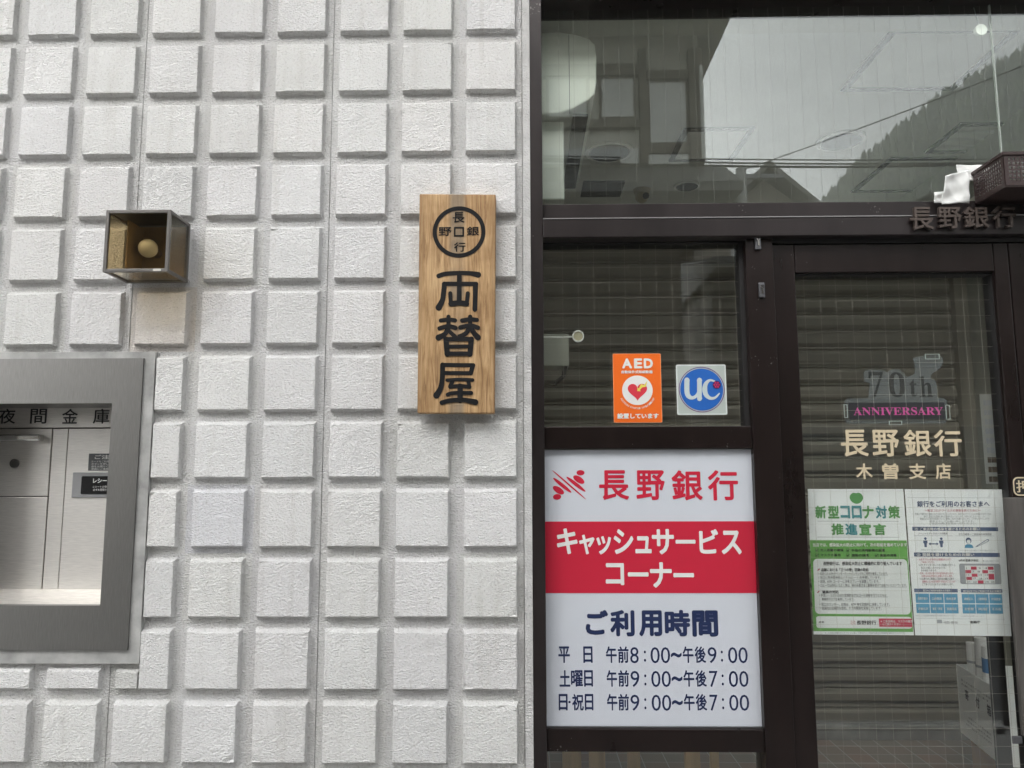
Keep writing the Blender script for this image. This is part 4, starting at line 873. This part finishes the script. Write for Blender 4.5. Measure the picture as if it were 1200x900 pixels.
e_ = .005; zt_ = BZb - .012; lining = build('basket_lining', boxes((BXa + e_, BXb - e_, BYa + e_, BYa + e_ + .0012, BZa + .03, zt_), (BXa + e_, BXa + e_ + .0012, BYa + e_ + .002, BYb - .05, BZa + .02, zt_)), ml); tag(lining, 'white paper lining inside the brown perforated basket', 'paper')
crumple('paper_towel', [(1121, 193), (1160, 193), (1162, 212), (1124, 212)], 0.030, 2, 'white paper towel standing up behind the brown basket', amp=.003)
crumple('paper_towel', [(1108, 206), (1136, 198), (1139, 236), (1107, 237)], -0.028, 5, 'white crumpled paper towel hanging down beside the brown basket', lean=.012, amp=.006)
crumple('paper_towel', [(1095, 225), (1110, 224), (1112, 237.5), (1095, 237.5)], 0.008, 9, 'small folded paper towel lying on the header left of the basket', amp=.003)

# ------------------------------------------------------------------ inside the bank
RL, RR, RB, FL, CE = 0.058, 2.62, 5.6, 0.18, 3.30
M['plaster'] = noisy('interior_plaster', (.55, .55, .50), .9, 0, .06, 3)
M['ceiling'] = noisy('ceiling_board', (.60, .61, .57), .9, 0, .05, 4)
def tile_material():
    m = noisy('floor_tile', (.13, .085, .065), .35, 0, .2, 6); nt = m.node_tree; b = nt.nodes['Principled BSDF']
    br = N(m, 'ShaderNodeTexBrick', Scale=1.0); br.offset = 0; br.inputs['Brick Width'].default_value = .1; br.inputs['Row Height'].default_value = .1; br.inputs['Mortar Size'].default_value = .0022
    br.inputs['Color1'].default_value = (.23, .135, .10, 1); br.inputs['Color2'].default_value = (.17, .14, .11, 1); br.inputs['Mortar'].default_value = (.36, .34, .31, 1)
    tc = N(m, 'ShaderNodeTexCoord'); nt.links.new(tc.outputs['Object'], br.inputs['Vector']); nt.links.new(br.outputs['Color'], b.inputs['Base Color'])
    return m
struct(build('floor', boxes((-.4, 3.0, .131, RB + .2, FL - .16, FL)), tile_material()))
struct(build('step', boxes((JX, 2.35, .03, .13, 0.0, .018)), M['paving']))
struct(build('ceiling', boxes((-.4, 3.0, .245, RB + .2, CE, CE + .1)), M['ceiling']))
iw = thing('interior_wall', 'dim plastered walls of the bank lobby behind the glass', 'wall', (1.3, 5.6, FL))
build('side_wall', boxes((RL - .1, RL, .245, RB, FL, CE)), M['plaster'], iw); build('side_wall', boxes((RR, RR + .1, .245, 1.75, FL, CE), (RR, RR + .1, 4.4, RB, FL, CE), (RR, RR + .1, 1.75, 4.4, FL, 1.3), (RR, RR + .1, 1.75, 4.4, 3.0, CE)), M['plaster'], iw); build('added_opening_frame', boxes((RR + .02, RR + .07, 1.7505, 1.80, 1.3005, 2.9995), (RR + .02, RR + .07, 4.35, 4.3995, 1.3005, 2.9995), (RR + .02, RR + .07, 3.05, 3.10, 1.3005, 2.9995)), M['bronze'], iw); build('back_wall', boxes((RL, RR, RB, RB + .1, FL, CE)), M['plaster'], iw)  # side opening and its frame added out of view to brighten the ceiling
build('lintel', boxes((.0, 2.75, .135, .244, 2.985, CE + .08)), M['plaster'], iw)
ow = thing('side_pier', 'plain concrete pier at the far side of the doors', 'wall', (3.2, .1, 0))
build('pier', toned(boxes((RX1 + .002, 4.2, .0, .24, 0, 4.54))), M['wall'], ow)
# rolling shutter
SHY = 1.35
sh = thing('rolling_shutter', 'closed grey brown slatted roller shutter inside behind the glass', 'shutter', (1.1, SHY, FL))
M['slat'] = noisy('shutter_slat', (.225, .207, .17), .5, .2, .08, 5)
bm = bmesh.new(); pz = .0885; z = FL + .07; SX0_, SX1_ = RL + .01, 2.10
prof = ((0, .016), (.10, .002), (.20, -.004), (.55, -.004), (.74, .0), (.80, .009), (.86, .0), (.92, .009), (1.0, .016))
while z < 2.60:
    for (a, y0), (b, y1) in zip(prof, prof[1:]):
        bm.faces.new([bm.verts.new(c) for c in ((SX0_, SHY + y0, z + a * pz), (SX1_, SHY + y0, z + a * pz), (SX1_, SHY + y1, z + b * pz), (SX0_, SHY + y1, z + b * pz))])
    z += pz
bmesh.ops.remove_doubles(bm, verts=bm.verts[:], dist=1e-5)
o = build('slats', bm, M['slat'], sh); o.modifiers.new('thickness', 'SOLIDIFY').thickness = .002
build('bottom_bar', boxes((SX0_, SX1_, SHY - .012, SHY + .02, FL + .002, FL + .068)), noisy('bottom_bar', (.16, .155, .14), .6, .2, .3, 9), sh, bevel=.003)
build('guide_rail', boxes((2.10, 2.165, SHY - .04, SHY + .04, FL, 2.62)), M['slat'], sh, bevel=.003)
build('guide_rail', boxes((RL + .001, RL + .009, SHY - .04, SHY + .04, FL, 2.62)), M['slat'], sh)
build('shutter_box', boxes((RL + .001, RR - .001, SHY - .08, SHY + .18, 2.625, 2.72)), M['plaster'], sh)
build('side_screen', boxes((2.167, RR - .001, SHY - .01, SHY + .01, FL, 2.62)), noisy('side_screen', (.20, .20, .17), .7, 0, .1, 4), sh)
# ceiling fittings, seen through the transom
def ceil_pt(px, py):
    v = Rm.transposed() @ Vector(((px - 600) / FPX, -(py - 450) / FPX, -1)); t = (CE - CAM.z) / v.y
    return CAM.x + t * v.x, CAM.y - t * v.z
M['seam'] = principled('dark_seam', (.02, .02, .02), 1.0, 0, 0.0); M['fitting'] = noisy('fitting_white', (.86, .87, .85), .6, 0, .04, 6)
def ceil_square(q, lb, group, fill, nm='ceiling_hatch'):
    p = [ceil_pt(*a) for a in q]; x0 = min(a[0] for a in p); x1 = max(a[0] for a in p); x0 = (p[0][0] + p[3][0]) / 2; x1 = (p[1][0] + p[2][0]) / 2; y0 = (p[0][1] + p[1][1]) / 2; y1 = (p[2][1] + p[3][1]) / 2
    t = thing(nm, lb, 'ceiling panel', ((x0 + x1) / 2, (y0 + y1) / 2, CE), group); f = .03
    build('frame', boxes((x0, x1, y0, y0 + f, CE - .012, CE - .001), (x0, x1, y1 - f, y1, CE - .012, CE - .001), (x0, x0 + f, y0 + f, y1 - f, CE - .012, CE - .001), (x1 - f, x1, y0 + f, y1 - f, CE - .012, CE - .001)), M['seam'], t)
    build('cover', boxes((x0 + f, x1 - f, y0 + f, y1 - f, CE - .006, CE - .001)), fill, t)
    return t, x0, x1, y0, y1
ceil_square([(1045, 31), (1198, 31), (1116, 104), (985, 105)], 'square hatch framed in dark seam on the ceiling, nearest the glass', 'ceiling hatches', M['fitting'])
ceil_square([(1043, 183), (1155, 184), (1100, 223), (998, 224)], 'square hatch framed in dark seam, deeper in the ceiling', 'ceiling hatches', M['ceiling'])
t, x0, x1, y0, y1 = ceil_square([(1125, 143), (1215, 143), (1165, 177), (1083, 178)], 'louvred air outlet cassette in the ceiling at the far side', 'ceiling air outlets', M['fitting'], 'air_outlet')
build('louvre', boxes(*[(x0 + .03, x1 - .03, y0 + (y1 - y0) * k / 4 - .006, y0 + (y1 - y0) * k / 4 + .006, CE - .02, CE - .0065) for k in (1, 2, 3)]), M['fitting'], t)
ceil_square([(800, 150), (882, 148), (862, 186), (784, 189)], 'white air outlet cassette in the middle of the ceiling', 'ceiling air outlets', M['fitting'], 'air_outlet')
ceil_square([(686, 212), (732, 211), (727, 229), (678, 229)], 'small dark square vent in the ceiling beside the camera dome', 'ceiling air outlets', M['seam'], 'ceiling_vent')
for (cx_, cy_, wpx), lb in (((805, 217, 30), 'round downlight with white trim ring, deepest in the ceiling'), ((985, 164, 54), 'round downlight faint behind the reflected sky and hill'), ((714, 177, 56), 'round downlight behind the reflected gallery of the house')):
    X, Y = ceil_pt(cx_, cy_); r = abs(ceil_pt(cx_ + wpx / 2, cy_)[0] - X)
    t = thing('downlight', lb, 'ceiling light', (X, Y, CE), 'ceiling downlights'); bm = bmesh.new(); 
    tube(bm, (X, Y, CE - .012), (X, Y, CE - .001), r, r, 32); build('trim_ring', bm, M['fitting'], t); bm = bmesh.new(); tube(bm, (X, Y, CE - .0145), (X, Y, CE - .0125), r * .84, r * .84, 32); build('dark_opening', bm, M['seam'], t)
X, Y = ceil_pt(752, 222); t = thing('security_camera', 'small beige dome camera on the ceiling between vent and downlight', 'camera', (X, Y, CE)); bm = bmesh.new(); tube(bm, (X, Y, CE - .03), (X, Y, CE - .001), .05, .06, 20); build('mount', bm, principled('beige', (.42, .36, .24), .5), t)
bm = bmesh.new(); ball(bm, (X, Y, CE - .05), .045); build('dome', bm, principled('beige_dome', (.36, .31, .2), .4), t, smooth=True); bm = bmesh.new(); tube(bm, (X + .02, Y - .045, CE - .06), (X + .018, Y - .02, CE - .055), .022, .022, 16); build('lens', bm, M['black'], t)
# wall mounted air conditioner: its end is turned to the glass
AY = .16
ac = thing('air_conditioner', 'white wall mounted air conditioner inside the transom, its rounded end to the glass', 'air conditioner', (RL, AY, 2.4))
M['ac'] = principled('ac_white', (.88, .90, .85), .4)
acp = [(620, 38), (655, 37), (675, 40), (690, 45), (697, 52), (699, 66), (699, 98), (697, 110), (690, 117), (670, 128), (655, 133), (620, 134)]
bm = bmesh.new(); q = [at(a, b, AY) for a, b in acp]; q = [(max(x, RL + .001), z) for x, z in q]; prism(bm, q, AY, AY + .80); build('case', bm, M['ac'], ac, bevel=.006)
xs_ = at(667, 80, AY)[0]; build('seam', boxes((xs_ - .0008, xs_ + .0008, AY - .0006, AY + .004, at(660, 134, AY)[1] + .004, at(660, 40, AY)[1] - .004)), M['seam'], ac)
xa_, xb_ = at(641, 180, AY)[0], at(662, 180, AY)[0]
build('pipe_cover', boxes((RL + .002, xb_, AY + .05, AY + .12, at(650, 228, AY)[1], at(650, 134, AY)[1])), M['ac'], ac, bevel=.006)
build('flap', boxes((at(672, 140, AY)[0], at(690, 140, AY)[0], AY + .02, AY + .7, at(680, 133, AY)[1], at(680, 130, AY)[1])), M['seam'], ac)
# alarm sensor on the upper glass and small detector in the sidelight
t = thing('alarm_sensor', 'small white round sensor with a cord stuck to the upper glass', 'sensor', (at(1149, 35, .08)[0], .08, at(1149, 42, .08)[1]))
X, Z = at(1149, 35.5, .08); bm = bmesh.new(); disc(bm, X, Z, .0195, .0195, .0745, .088, 32); build('disc', bm, M['ac'], t, bevel=.003); bm = bmesh.new(); wire(bm, [(X, .083, Z + .01), (X - .008, .083, Z + .05), (X - .02, .083, Z + .11)], .0015); build('cord', bm, principled('cord', (.25, .27, .26), .5), t)
t = thing('round_detector', 'round beige detector on a thin arm inside the sidelight', 'sensor', (at(677.5, 394, .12)[0], .12, at(677.5, 401, .12)[1]))
X, Z = at(677.5, 394, .12); bm = bmesh.new(); ring(bm, X, Z, .0195, .0155, .116, .128, 32); build('rim', bm, M['ac'], t); bm = bmesh.new(); disc(bm, X, Z, .0152, .0152, .119, .127, 32); build('face', bm, principled('beige_face', (.45, .42, .28), .5), t)
bm = bmesh.new(); wire(bm, [(X - .019, .122, Z - .001), (X - .05, .122, Z - .003), (RL + .003, .124, Z - .001)], .0028); build('arm', bm, M['ac'], t)
t = thing('control_box', 'grey green control box on the lobby wall under the round detector', 'box', (.1, .2, at(650, 430, .2)[1])); X1 = at(667, 410, .2)[0]
build('case', boxes((RL + .002, X1, .2, .32, at(650, 429, .2)[1], at(650, 391, .2)[1])), principled('grey_green_case', (.36, .38, .32), .5), t, bevel=.004)
bm = bmesh.new(); wire(bm, [(X1 - .012, .21, at(650, 428, .2)[1]), (X1 - .02, .21, at(650, 441, .2)[1]), (X1 - .05, .212, at(650, 449, .2)[1])], .007, 8); build('conduit', bm, M['black'], t)
# donation box with rolled papers on a brown carton
A = at(1126, 858, 1.0); B = at(1174, 884, .62)
A = (A[0], 1.0, at(1128, 858, 1.0)[1]); B = (B[0], .62, at(1168, 882, .62)[1]); zt = at(1124, 778, 1.0)[1]; zb = A[2]
dirv = Vector((B[0] - A[0], B[1] - A[1], 0)); Lb = dirv.length; dirv.normalize(); perp = Vector((-dirv.y, dirv.x, 0)); perp = perp if perp.y > 0 or perp.x > 0 else -perp
def obox(bm, o, a0, a1, b0, b1, z0, z1):
    vv = [Vector((o[0], o[1], 0)) + dirv * a + perp * b for a, b in ((a0, b0), (a1, b0), (a1, b1), (a0, b1))]
    v = [bm.verts.new((p.x, p.y, z)) for z in (z0, z1) for p in vv]
    for f_ in ((0, 1, 5, 4), (1, 2, 6, 5), (2, 3, 7, 6), (3, 0, 4, 7), (4, 5, 6, 7), (3, 2, 1, 0)): bm.faces.new([v[i] for i in f_])
cb = bmesh.new(); obox(cb, A, .02, Lb - .0, .03, .28, FL + .001, zb); tag(build('carton', cb, noisy('cardboard', (.34, .20, .11), .8, 0, .1, 6)), 'brown carton standing on the tiled lobby floor under the donation box', 'box')
db = thing('donation_box', 'white lettered box holding rolled papers inside the door', 'box', (A[0], A[1], zb))
bm = bmesh.new(); t_ = .004
for a in ((0, Lb, 0, t_), (0, Lb, .24 - t_, .24), (0, t_, t_, .24 - t_), (Lb - t_, Lb, t_, .24 - t_)): obox(bm, A, *a, zb + .0005, zt)
obox(bm, A, t_, Lb - t_, t_, .24 - t_, zb + .0005, zb + .004)
build('case', bm, principled('white_board', (.86, .89, .87), .6), db)
def on_face(bm, st, a0, a1, z0, z1, bold=0.):
    t = bmesh.new(); text(t, st, a0, z0, a1, z1, 0, bold)
    for v in t.verts: p = Vector((A[0], A[1], 0)) + dirv * v.co.x - perp * .0012; v.co = Vector((p.x, p.y, v.co.z))
    m2 = bpy.data.meshes.new('t'); t.to_mesh(m2); t.free(); bm.from_mesh(m2); bpy.data.meshes.remove(m2)
bm = bmesh.new(); Hh = zt - zb
for k, c_ in enumerate('寄付箱'): on_face(bm, c_, Lb * (.20 + .27 * k), Lb * (.20 + .27 * k) + .036, zb + Hh * .56, zb + Hh * .56 + .042, .03)
for k, st in enumerate(('皆さまのあたたかいご支援を', 'お願いいたします')): on_face(bm, st, Lb * .12, Lb * (.9 - .1 * k), zb + Hh * (.80 - .06 * k), zb + Hh * (.83 - .06 * k))
for k, st in enumerate(('お預かりした寄付金は', '地域の福祉のために', '大切に使わせていただきます')): on_face(bm, st, Lb * (.25 - .04 * k), Lb * .80, zb + Hh * (.30 - .06 * k), zb + Hh * (.335 - .06 * k))
build('lettering', bm, DARK, db)
for k, (a_, b_, hgt, rad, lb) in enumerate(((.055, .045, .10, .024, 'white paper roll standing at the far end of the donation box'), (.135, .055, .135, .030, 'tallest white paper roll in the middle of the donation box'), (.215, .045, .12, .026, 'blue banded paper roll at the near end of the donation box'))):
    p = Vector((A[0], A[1], 0)) + dirv * a_ + perp * b_; t = thing('paper_roll', lb, 'paper roll', (p.x, p.y, zb + .005), 'rolled papers in the donation box')
    bm = bmesh.new(); tube(bm, (p.x, p.y, zb + .005), (p.x + .004, p.y, zt + hgt), rad, rad, 20); build('roll', bm, M['white'], t)
    bm = bmesh.new(); tube(bm, (p.x + .0022, p.y, zt + .02), (p.x + .0026, p.y, zt + .075 if k == 2 else zt + .03), rad + .0008, rad + .0008, 20, False); build('printed_band', bm, col_('roll_band_blue', (.05, .17, .36)) if k == 2 else GREYP, t)
# black post and papers beside the door pane
X0, X1 = at(1161, 800, .16)[0], at(1180, 800, .16)[0]
tag(build('display_post', boxes((X0, X1, .16, .168, FL + .001, at(1165, 742, .16)[1] + .03)), M['black'], bevel=.002), 'slim black post standing just inside the door glass', 'post')
n0 = thing('picture_notice', 'narrow pinned notice with small pictures inside the far edge of the door glass', 'notice', (at(1160, 568, .2)[0], .2, at(1160, 568, .2)[1]))
X0, Z0, X1, Z1 = box_at(1152, 462, 1180, 567, .2); build('sheet', boxes((X0, X1, .2, .202, Z0, Z1)), principled('notice_paper', (.40, .41, .38), .6), n0)
bm = bmesh.new(); bm2 = bmesh.new()
for k in range(9):
    z1_ = Z1 - .02 - k * (Z1 - Z0) / 9.4; cube(bm if k < 6 else bm2, X0 + .010, X0 + .055, .1985, .1998, z1_ - .018, z1_)
build('small_picture', bm, GREYP, n0); build('food_picture', bm2, noisy('brown_picture', (.10, .07, .04), .6, 0, .5, 60), n0)
# wooden rack behind the lowest pane
rk = thing('wooden_rack', 'light brown wooden slat rack behind the lowest glass pane', 'rack', (.4, .34, FL))
M['rack'] = noisy('rack_wood', (.62, .40, .16), .55, 0, .2, 8, (4, 1, .4))
for a, b in ((659, 681), (690, 709), (735, 750), (802, 820), (832, 842)):
    x0, x1 = at(a, 892, .34)[0], at(b, 892, .34)[0]; build('slat', boxes((x0, x1, .33, .35, FL + .001, at(760, 872, .34)[1])), M['rack'], rk, bevel=.003)
build('rail', boxes((at(655, 892, .34)[0], at(845, 892, .34)[0], .352, .37, FL + .18, FL + .21)), M['rack'], rk, bevel=.003)

# ------------------------------------------------------------------ across the street (seen mirrored in the glass)
def mir(px, py, dv):
    """the real point whose mirror image in the glass stands dv metres behind the wall front"""
    x, z = at(px, py, dv); return x, 2 * GY0 - dv, z
DV = 5.64; HY = 2 * GY0 - DV                 # house front, y
hs_ = thing('timber_house', 'two storey timber framed house with pale plaster across the street', 'house', (-1.2, HY - 2, -.12))
M['house_plaster'] = noisy('house_plaster', (.54, .53, .47), .9, 0, .15, 1.5); M['house_timber'] = noisy('dark_timber', (.10, .085, .065), .7, 0, .3, 6, (1, 1, .2)); M['house_tile'] = noisy('dark_roof_sheet', (.085, .085, .08), .6, 0, .2, 3)
hx = lambda px, py: at(px, py, DV)[0]; hz_ = lambda px, py: at(px, py, DV)[1]
xr_ = hx(823, 130); zt_ = hz_(760, 40)
build('wall', boxes((-5.6, xr_ - .02, HY - 5, HY - .03, hz_(760, 194), zt_ + .3)), M['house_plaster'], hs_)
bm = bmesh.new()
def tb(x0, y0, x1, y1, pr=.05): cube(bm, hx(x0, (y0 + y1) / 2), hx(x1, (y0 + y1) / 2), HY - .035, HY + pr, hz_((x0 + x1) / 2, y1), hz_((x0 + x1) / 2, y0))
tb(749, 60, 757.5, 193, .06); tb(807, 60, 823, 193, .065); 
cube(bm, -5.6, hx(749, 80), HY - .03, HY + .05, hz_(720, 90), hz_(720, 77)); cube(bm, -5.6, hx(749, 80), HY - .03, HY + .05, hz_(720, 151), hz_(720, 142))
tb(757.5, 84, 807, 94, .05); tb(757.5, 172, 807, 181, .05)
for xx in (-4.6, -3.4, -2.2, -1.0, .1): cube(bm, xx, xx + .12, HY - .031, HY + .055, hz_(760, 193), zt_ + .28)
build('timber_frame', bm, M['house_timber'], hs_)
M['window_pale'] = noisy('frosted_window', (.55, .56, .54), .25, 0, .05, 2)
for a in ((702, 91, 745, 141), (758, 95.5, 806, 171), (640, 91, 690, 141)):
    fr_ = build('window', boxes((hx(a[0], 120), hx(a[2], 120), HY - .029, HY + .02, hz_(a[0], a[3]), hz_(a[0], a[1]))), M['house_timber'], hs_)
    build('pane', boxes((hx(a[0], 120) + .03, hx(a[2], 120) - .03, HY + .022, HY + .028, hz_(a[0], a[3]) + .03, hz_(a[0], a[1]) - .03)), M['window_pale'], fr_)
build('gallery_board', boxes((-5.6, hx(748, 184), HY + .0, HY + .03, hz_(700, 193), hz_(700, 175))), M['window_pale'], hs_)
build('gallery_board', boxes((hx(758, 184), hx(806, 184), HY + .0, HY + .03, hz_(780, 193), hz_(780, 182))), M['window_pale'], hs_)
bm = bmesh.new(); X, Z = at(819, 82, DV); tube(bm, (X, HY + .09, hz_(819, 190)), (X, HY + .09, Z), .022, .022, 10); build('downpipe', bm, principled('pipe_white', (.62, .63, .6), .5), hs_)
# main roof: soffit, verge board and sheet
ez0 = hz_(760, 40) ; bm = bmesh.new()
for z0, z1, x0, x1, y0, y1 in ((ez0 + .0, ez0 + .10, -6, hx(825, 40) + .22, HY - 5.4, HY + .95),): cube(bm, x0, x1, y0, y1, z0, z1)
build('eave', bm, M['house_plaster'], hs_)
bm = bmesh.new(); prism_pts = [(HY + 1.0, ez0 + .1), (HY - 2.5, ez0 + 1.3), (HY - 5.6, ez0 + .1)]
va = [bm.verts.new((-6.1, y, z)) for y, z in prism_pts]; vb = [bm.verts.new((hx(825, 40) + .26, y, z)) for y, z in prism_pts]
bm.faces.new(va); bm.faces.new(vb[::-1])
for k in range(3): bm.faces.new((va[k], va[(k + 1) % 3], vb[(k + 1) % 3], vb[k]))
build('roof', bm, M['house_tile'], hs_)
# pent roof over the ground floor and the ground floor
zp = hz_(760, 194.5); bm = bmesh.new()
pts = [(HY - .02, zp), (HY + .62, zp - .42), (HY + .62, zp - .52), (HY - .02, zp - .50)]
va = [bm.verts.new((-6, y, z)) for y, z in pts]; vb = [bm.verts.new((hx(850, 200), y, z)) for y, z in pts]
bm.faces.new(va); bm.faces.new(vb[::-1])
for k in range(4): bm.faces.new((va[k], va[(k + 1) % 4], vb[(k + 1) % 4], vb[k]))
build('pent_roof', bm, M['house_tile'], hs_)
build('ground_floor', boxes((-5.6, hx(799, 330), HY - 5, HY - .025, -.12, zp - .01)), M['house_timber'], hs_)
bm = boxes(*[(x, x + .03, HY - .024, HY + .0, .5, 2.4) for x in [-5.4 + .12 * k for k in range(58)] if x < hx(799, 330) - .1]); build('lattice', bm, noisy('lattice_wood', (.075, .055, .04), .7, 0, .2, 5), hs_)
build('house_door', boxes((.9, 1.75, HY - .022, HY + .012, -.1, 1.95)), noisy('door_wood', (.10, .08, .06), .6, 0, .2, 5), hs_)
# further houses
def far_house(px, py, dv, wd, dp, hgt, lb, cols, nm='gabled_house'):
    x, y, z = mir(px, py, dv); t = thing(nm, lb, 'house', (x, y, -.12)); h0 = z - hgt
    bm = bmesh.new(); prism(bm, [(x - wd, -.12), (x + wd, -.12), (x + wd, h0), (x, z - .18), (x - wd, h0)], y - dp, y); build('wall', bm, cols[0], t)
    for s_ in (-1, 1):
        bm = bmesh.new(); th = .16; ov = .5
        v = [(x, z), (x + s_ * (wd + ov), h0 - ov * hgt / wd), (x + s_ * (wd + ov), h0 - ov * hgt / wd + th), (x, z + th)]; prism(bm, v, y - dp - .3, y + .5); build('roof', bm, cols[1], t)
    bm = boxes((x - wd * .5, x - wd * .1, y + .002, y + .04, h0 - 1.5, h0 - .3), (x + wd * .15, x + wd * .55, y + .002, y + .04, h0 - 1.5, h0 - .3)); build('window', bm, M['window_pale'], t)
far_house(895, 203, 17, 1.9, 6, 1.7, 'small gabled house with pale barge boards beyond the timber house', (noisy('brown_gable', (.26, .235, .20), .8), noisy('worn_roof_sheet', (.20, .195, .18), .6, 0, .2, 3)))
M['dark_pane'] = principled('dark_pane', (.03, .035, .04), .2)
LD = 9.0; lx0, lx1, ly = at(833, 300, LD)[0], at(1560, 300, LD)[0], 2 * GY0 - LD; lz = at(1000, 268, LD)[1]
lh = thing('long_house', 'long low dark boarded house with a sheet roof beside the timber house', 'house', ((lx0 + lx1) / 2, ly, -.12))
build('wall', boxes((lx0, lx1, ly - 6, ly, -.12, lz - .5)), M['house_timber'], lh)
bm = bmesh.new(); pts = [(ly + .7, lz - .62), (ly - 3, lz + .25), (ly - 6.7, lz - .62), (ly - 6.7, lz - .78), (ly + .7, lz - .78)]
va = [bm.verts.new((lx0 - .1, y, z)) for y, z in pts]; vb = [bm.verts.new((lx1 + .3, y, z)) for y, z in pts]; bm.faces.new(va); bm.faces.new(vb[::-1])
for k in range(5): bm.faces.new((va[k], va[(k + 1) % 5], vb[(k + 1) % 5], vb[k]))
build('roof', bm, M['house_tile'], lh)
for k in range(3): build('window', boxes((lx0 + 1 + 2.6 * k, lx0 + 2.4 + 2.6 * k, ly + .001, ly + .05, .9, 2.1)), M['dark_pane'], lh)
far_house(1330, 262, 13, 3.0, 6, 1.4, 'dark timber house standing furthest along the street', (M['house_timber'], M['house_tile']), 'street_house')
# utility pole and wires
x, y, z = mir(868, 198, 12); up = thing('utility_pole', 'grey concrete utility pole with a transformer can across the street', 'utility pole', (x, y, -.12))
bm = bmesh.new(); tube(bm, (x, y, -.12), (x, y, z), .16, .10, 14); build('pole', bm, M['mortar'], up, smooth=False)
bm = bmesh.new(); tube(bm, (x - .28, y + .1, z - .75), (x - .28, y + .1, z - .25), .17, .17, 14); build('transformer', bm, M['house_tile'], up)
build('crossarm', boxes((x - .8, x + .8, y - .05, y + .05, z - .2, z - .12)), M['latch'], up)
wm = principled('wire_black', (.02, .02, .02), .6)
for i, (pa, pb, sag, r_, lb) in enumerate((((600, 187), (1080, 194), .10, .012, 'lower black power cable sagging past the utility pole'), ((600, 190.5), (1080, 198), .16, .016, 'thick black telephone cable sagging past the utility pole'), ((600, 183.5), (1080, 189), .08, .009, 'thin upper power cable passing the utility pole'), ((868, 200), (1180, 82), .05, .010, 'slanting service wire climbing from the pole towards the hill'))):
    a = Vector(mir(*pa, 5.0 if i < 3 else 12)); b = Vector(mir(*pb, 8.0 if i < 3 else 9)); a = a; bm = bmesh.new()
    a = a + (a - b) * .5 if i < 3 else a; b = b + (b - a) * .3
    wire(bm, [a.lerp(b, k / 14) - Vector((0, 0, sag * 4 * (k / 14) * (1 - k / 14) - (sag if i < 3 else 0))) for k in range(15)], r_, 6); tag(build('cable', bm, wm), lb, 'cable', 'overhead cables')
# wooded hill
ridge = ((-150, 16), (0, 20), (30, 24), (44, 36), (48, 42), (55, 50), (64, 57), (70, 62), (85, 70), (110, 84), (160, 100), (260, 110))
def rz(x):
    for (a, za), (b, zb_) in zip(ridge, ridge[1:]):
        if a <= x <= b: return za + (zb_ - za) * (x - a) / (b - a)
    return ridge[0][1] if x < ridge[0][0] else ridge[-1][1]
def hill_z(x, y):
    d = -y; d = d / 2.6; t = max(0.0, min(1.0, (d - 40) / 80)); t2 = t * t * (3 - 2 * t) * .35 + t * .65
    return -.3 + 2.6 * (rz(x / 2.6 * 120 / max(40, d)) - 1) * t2 * max(1.0, 1 + (d - 120) / 300)
bm = bmesh.new(); nx, ny = 70, 24; G = []
for i in range(nx + 1):
    G.append([bm.verts.new((-360 + 1050 * i / nx, -94 - 322 * j / ny, hill_z(-360 + 1050 * i / nx, -94 - 322 * j / ny) - (1.0 if j == 0 else 0))) for j in range(ny + 1)])
for i in range(nx):
    for j in range(ny): bm.faces.new((G[i][j], G[i + 1][j], G[i + 1][j + 1], G[i][j + 1]))
struct(build('hill', bm, noisy('hill_undergrowth', (.045, .06, .032), .95, 0, .3, .2)))
bm = bmesh.new(); fr = random.Random(11)
def conifer(bm, x, y, z, h, r):
    n = 7; tiers = 4; ph = fr.uniform(0, 6); lx, ly = fr.uniform(-.2, .2), fr.uniform(-.2, .2)
    for k in range(tiers):
        z0 = z + h * (.08 + .92 * k / tiers * .95); z1 = z0 + h * (.92 / tiers) * 1.5; rad = r * (1 - k / tiers) * fr.uniform(.8, 1.15) + .12
        top = bm.verts.new((x + lx * k, y + ly * k, min(z1, z + h)))
        rg = [bm.verts.new((x + lx * k + rad * fr.uniform(.7, 1.2) * math.cos(ph + 6.283 * q / n), y + ly * k + rad * fr.uniform(.7, 1.2) * math.sin(ph + 6.283 * q / n), z0 + fr.uniform(-.05, .05) * h)) for q in range(n)]
        for q in range(n): bm.faces.new((rg[q], rg[(q + 1) % n], top))
cnt = 0
while cnt < 6500:
    y = -fr.uniform(110, 380); x = fr.uniform(28, 118) * (-y) / 120
    conifer(bm, x, y, hill_z(x, y) - .5, fr.uniform(6, 11), fr.uniform(2.2, 3.6)); cnt += 1
struct(build('forest', bm, noisy('conifer_foliage', (.10, .135, .06), .9, 0, .45, .35), smooth=None), 'stuff')

# ------------------------------------------------------------------ the misty air of the valley
bm = boxes((-420, 720, -430, 30, -1.7, 330)); hm = bpy.data.materials.new('mist'); hm.use_nodes = True; hn = hm.node_tree; hn.nodes.clear()
pv = hn.nodes.new('ShaderNodeVolumePrincipled'); pv.inputs['Color'].default_value = (.92, .95, .97, 1); pv.inputs['Density'].default_value = 0.0019; ho = hn.nodes.new('ShaderNodeOutputMaterial'); hn.links.new(pv.outputs[0], ho.inputs['Volume'])
struct(build('haze', bm, hm), 'stuff')
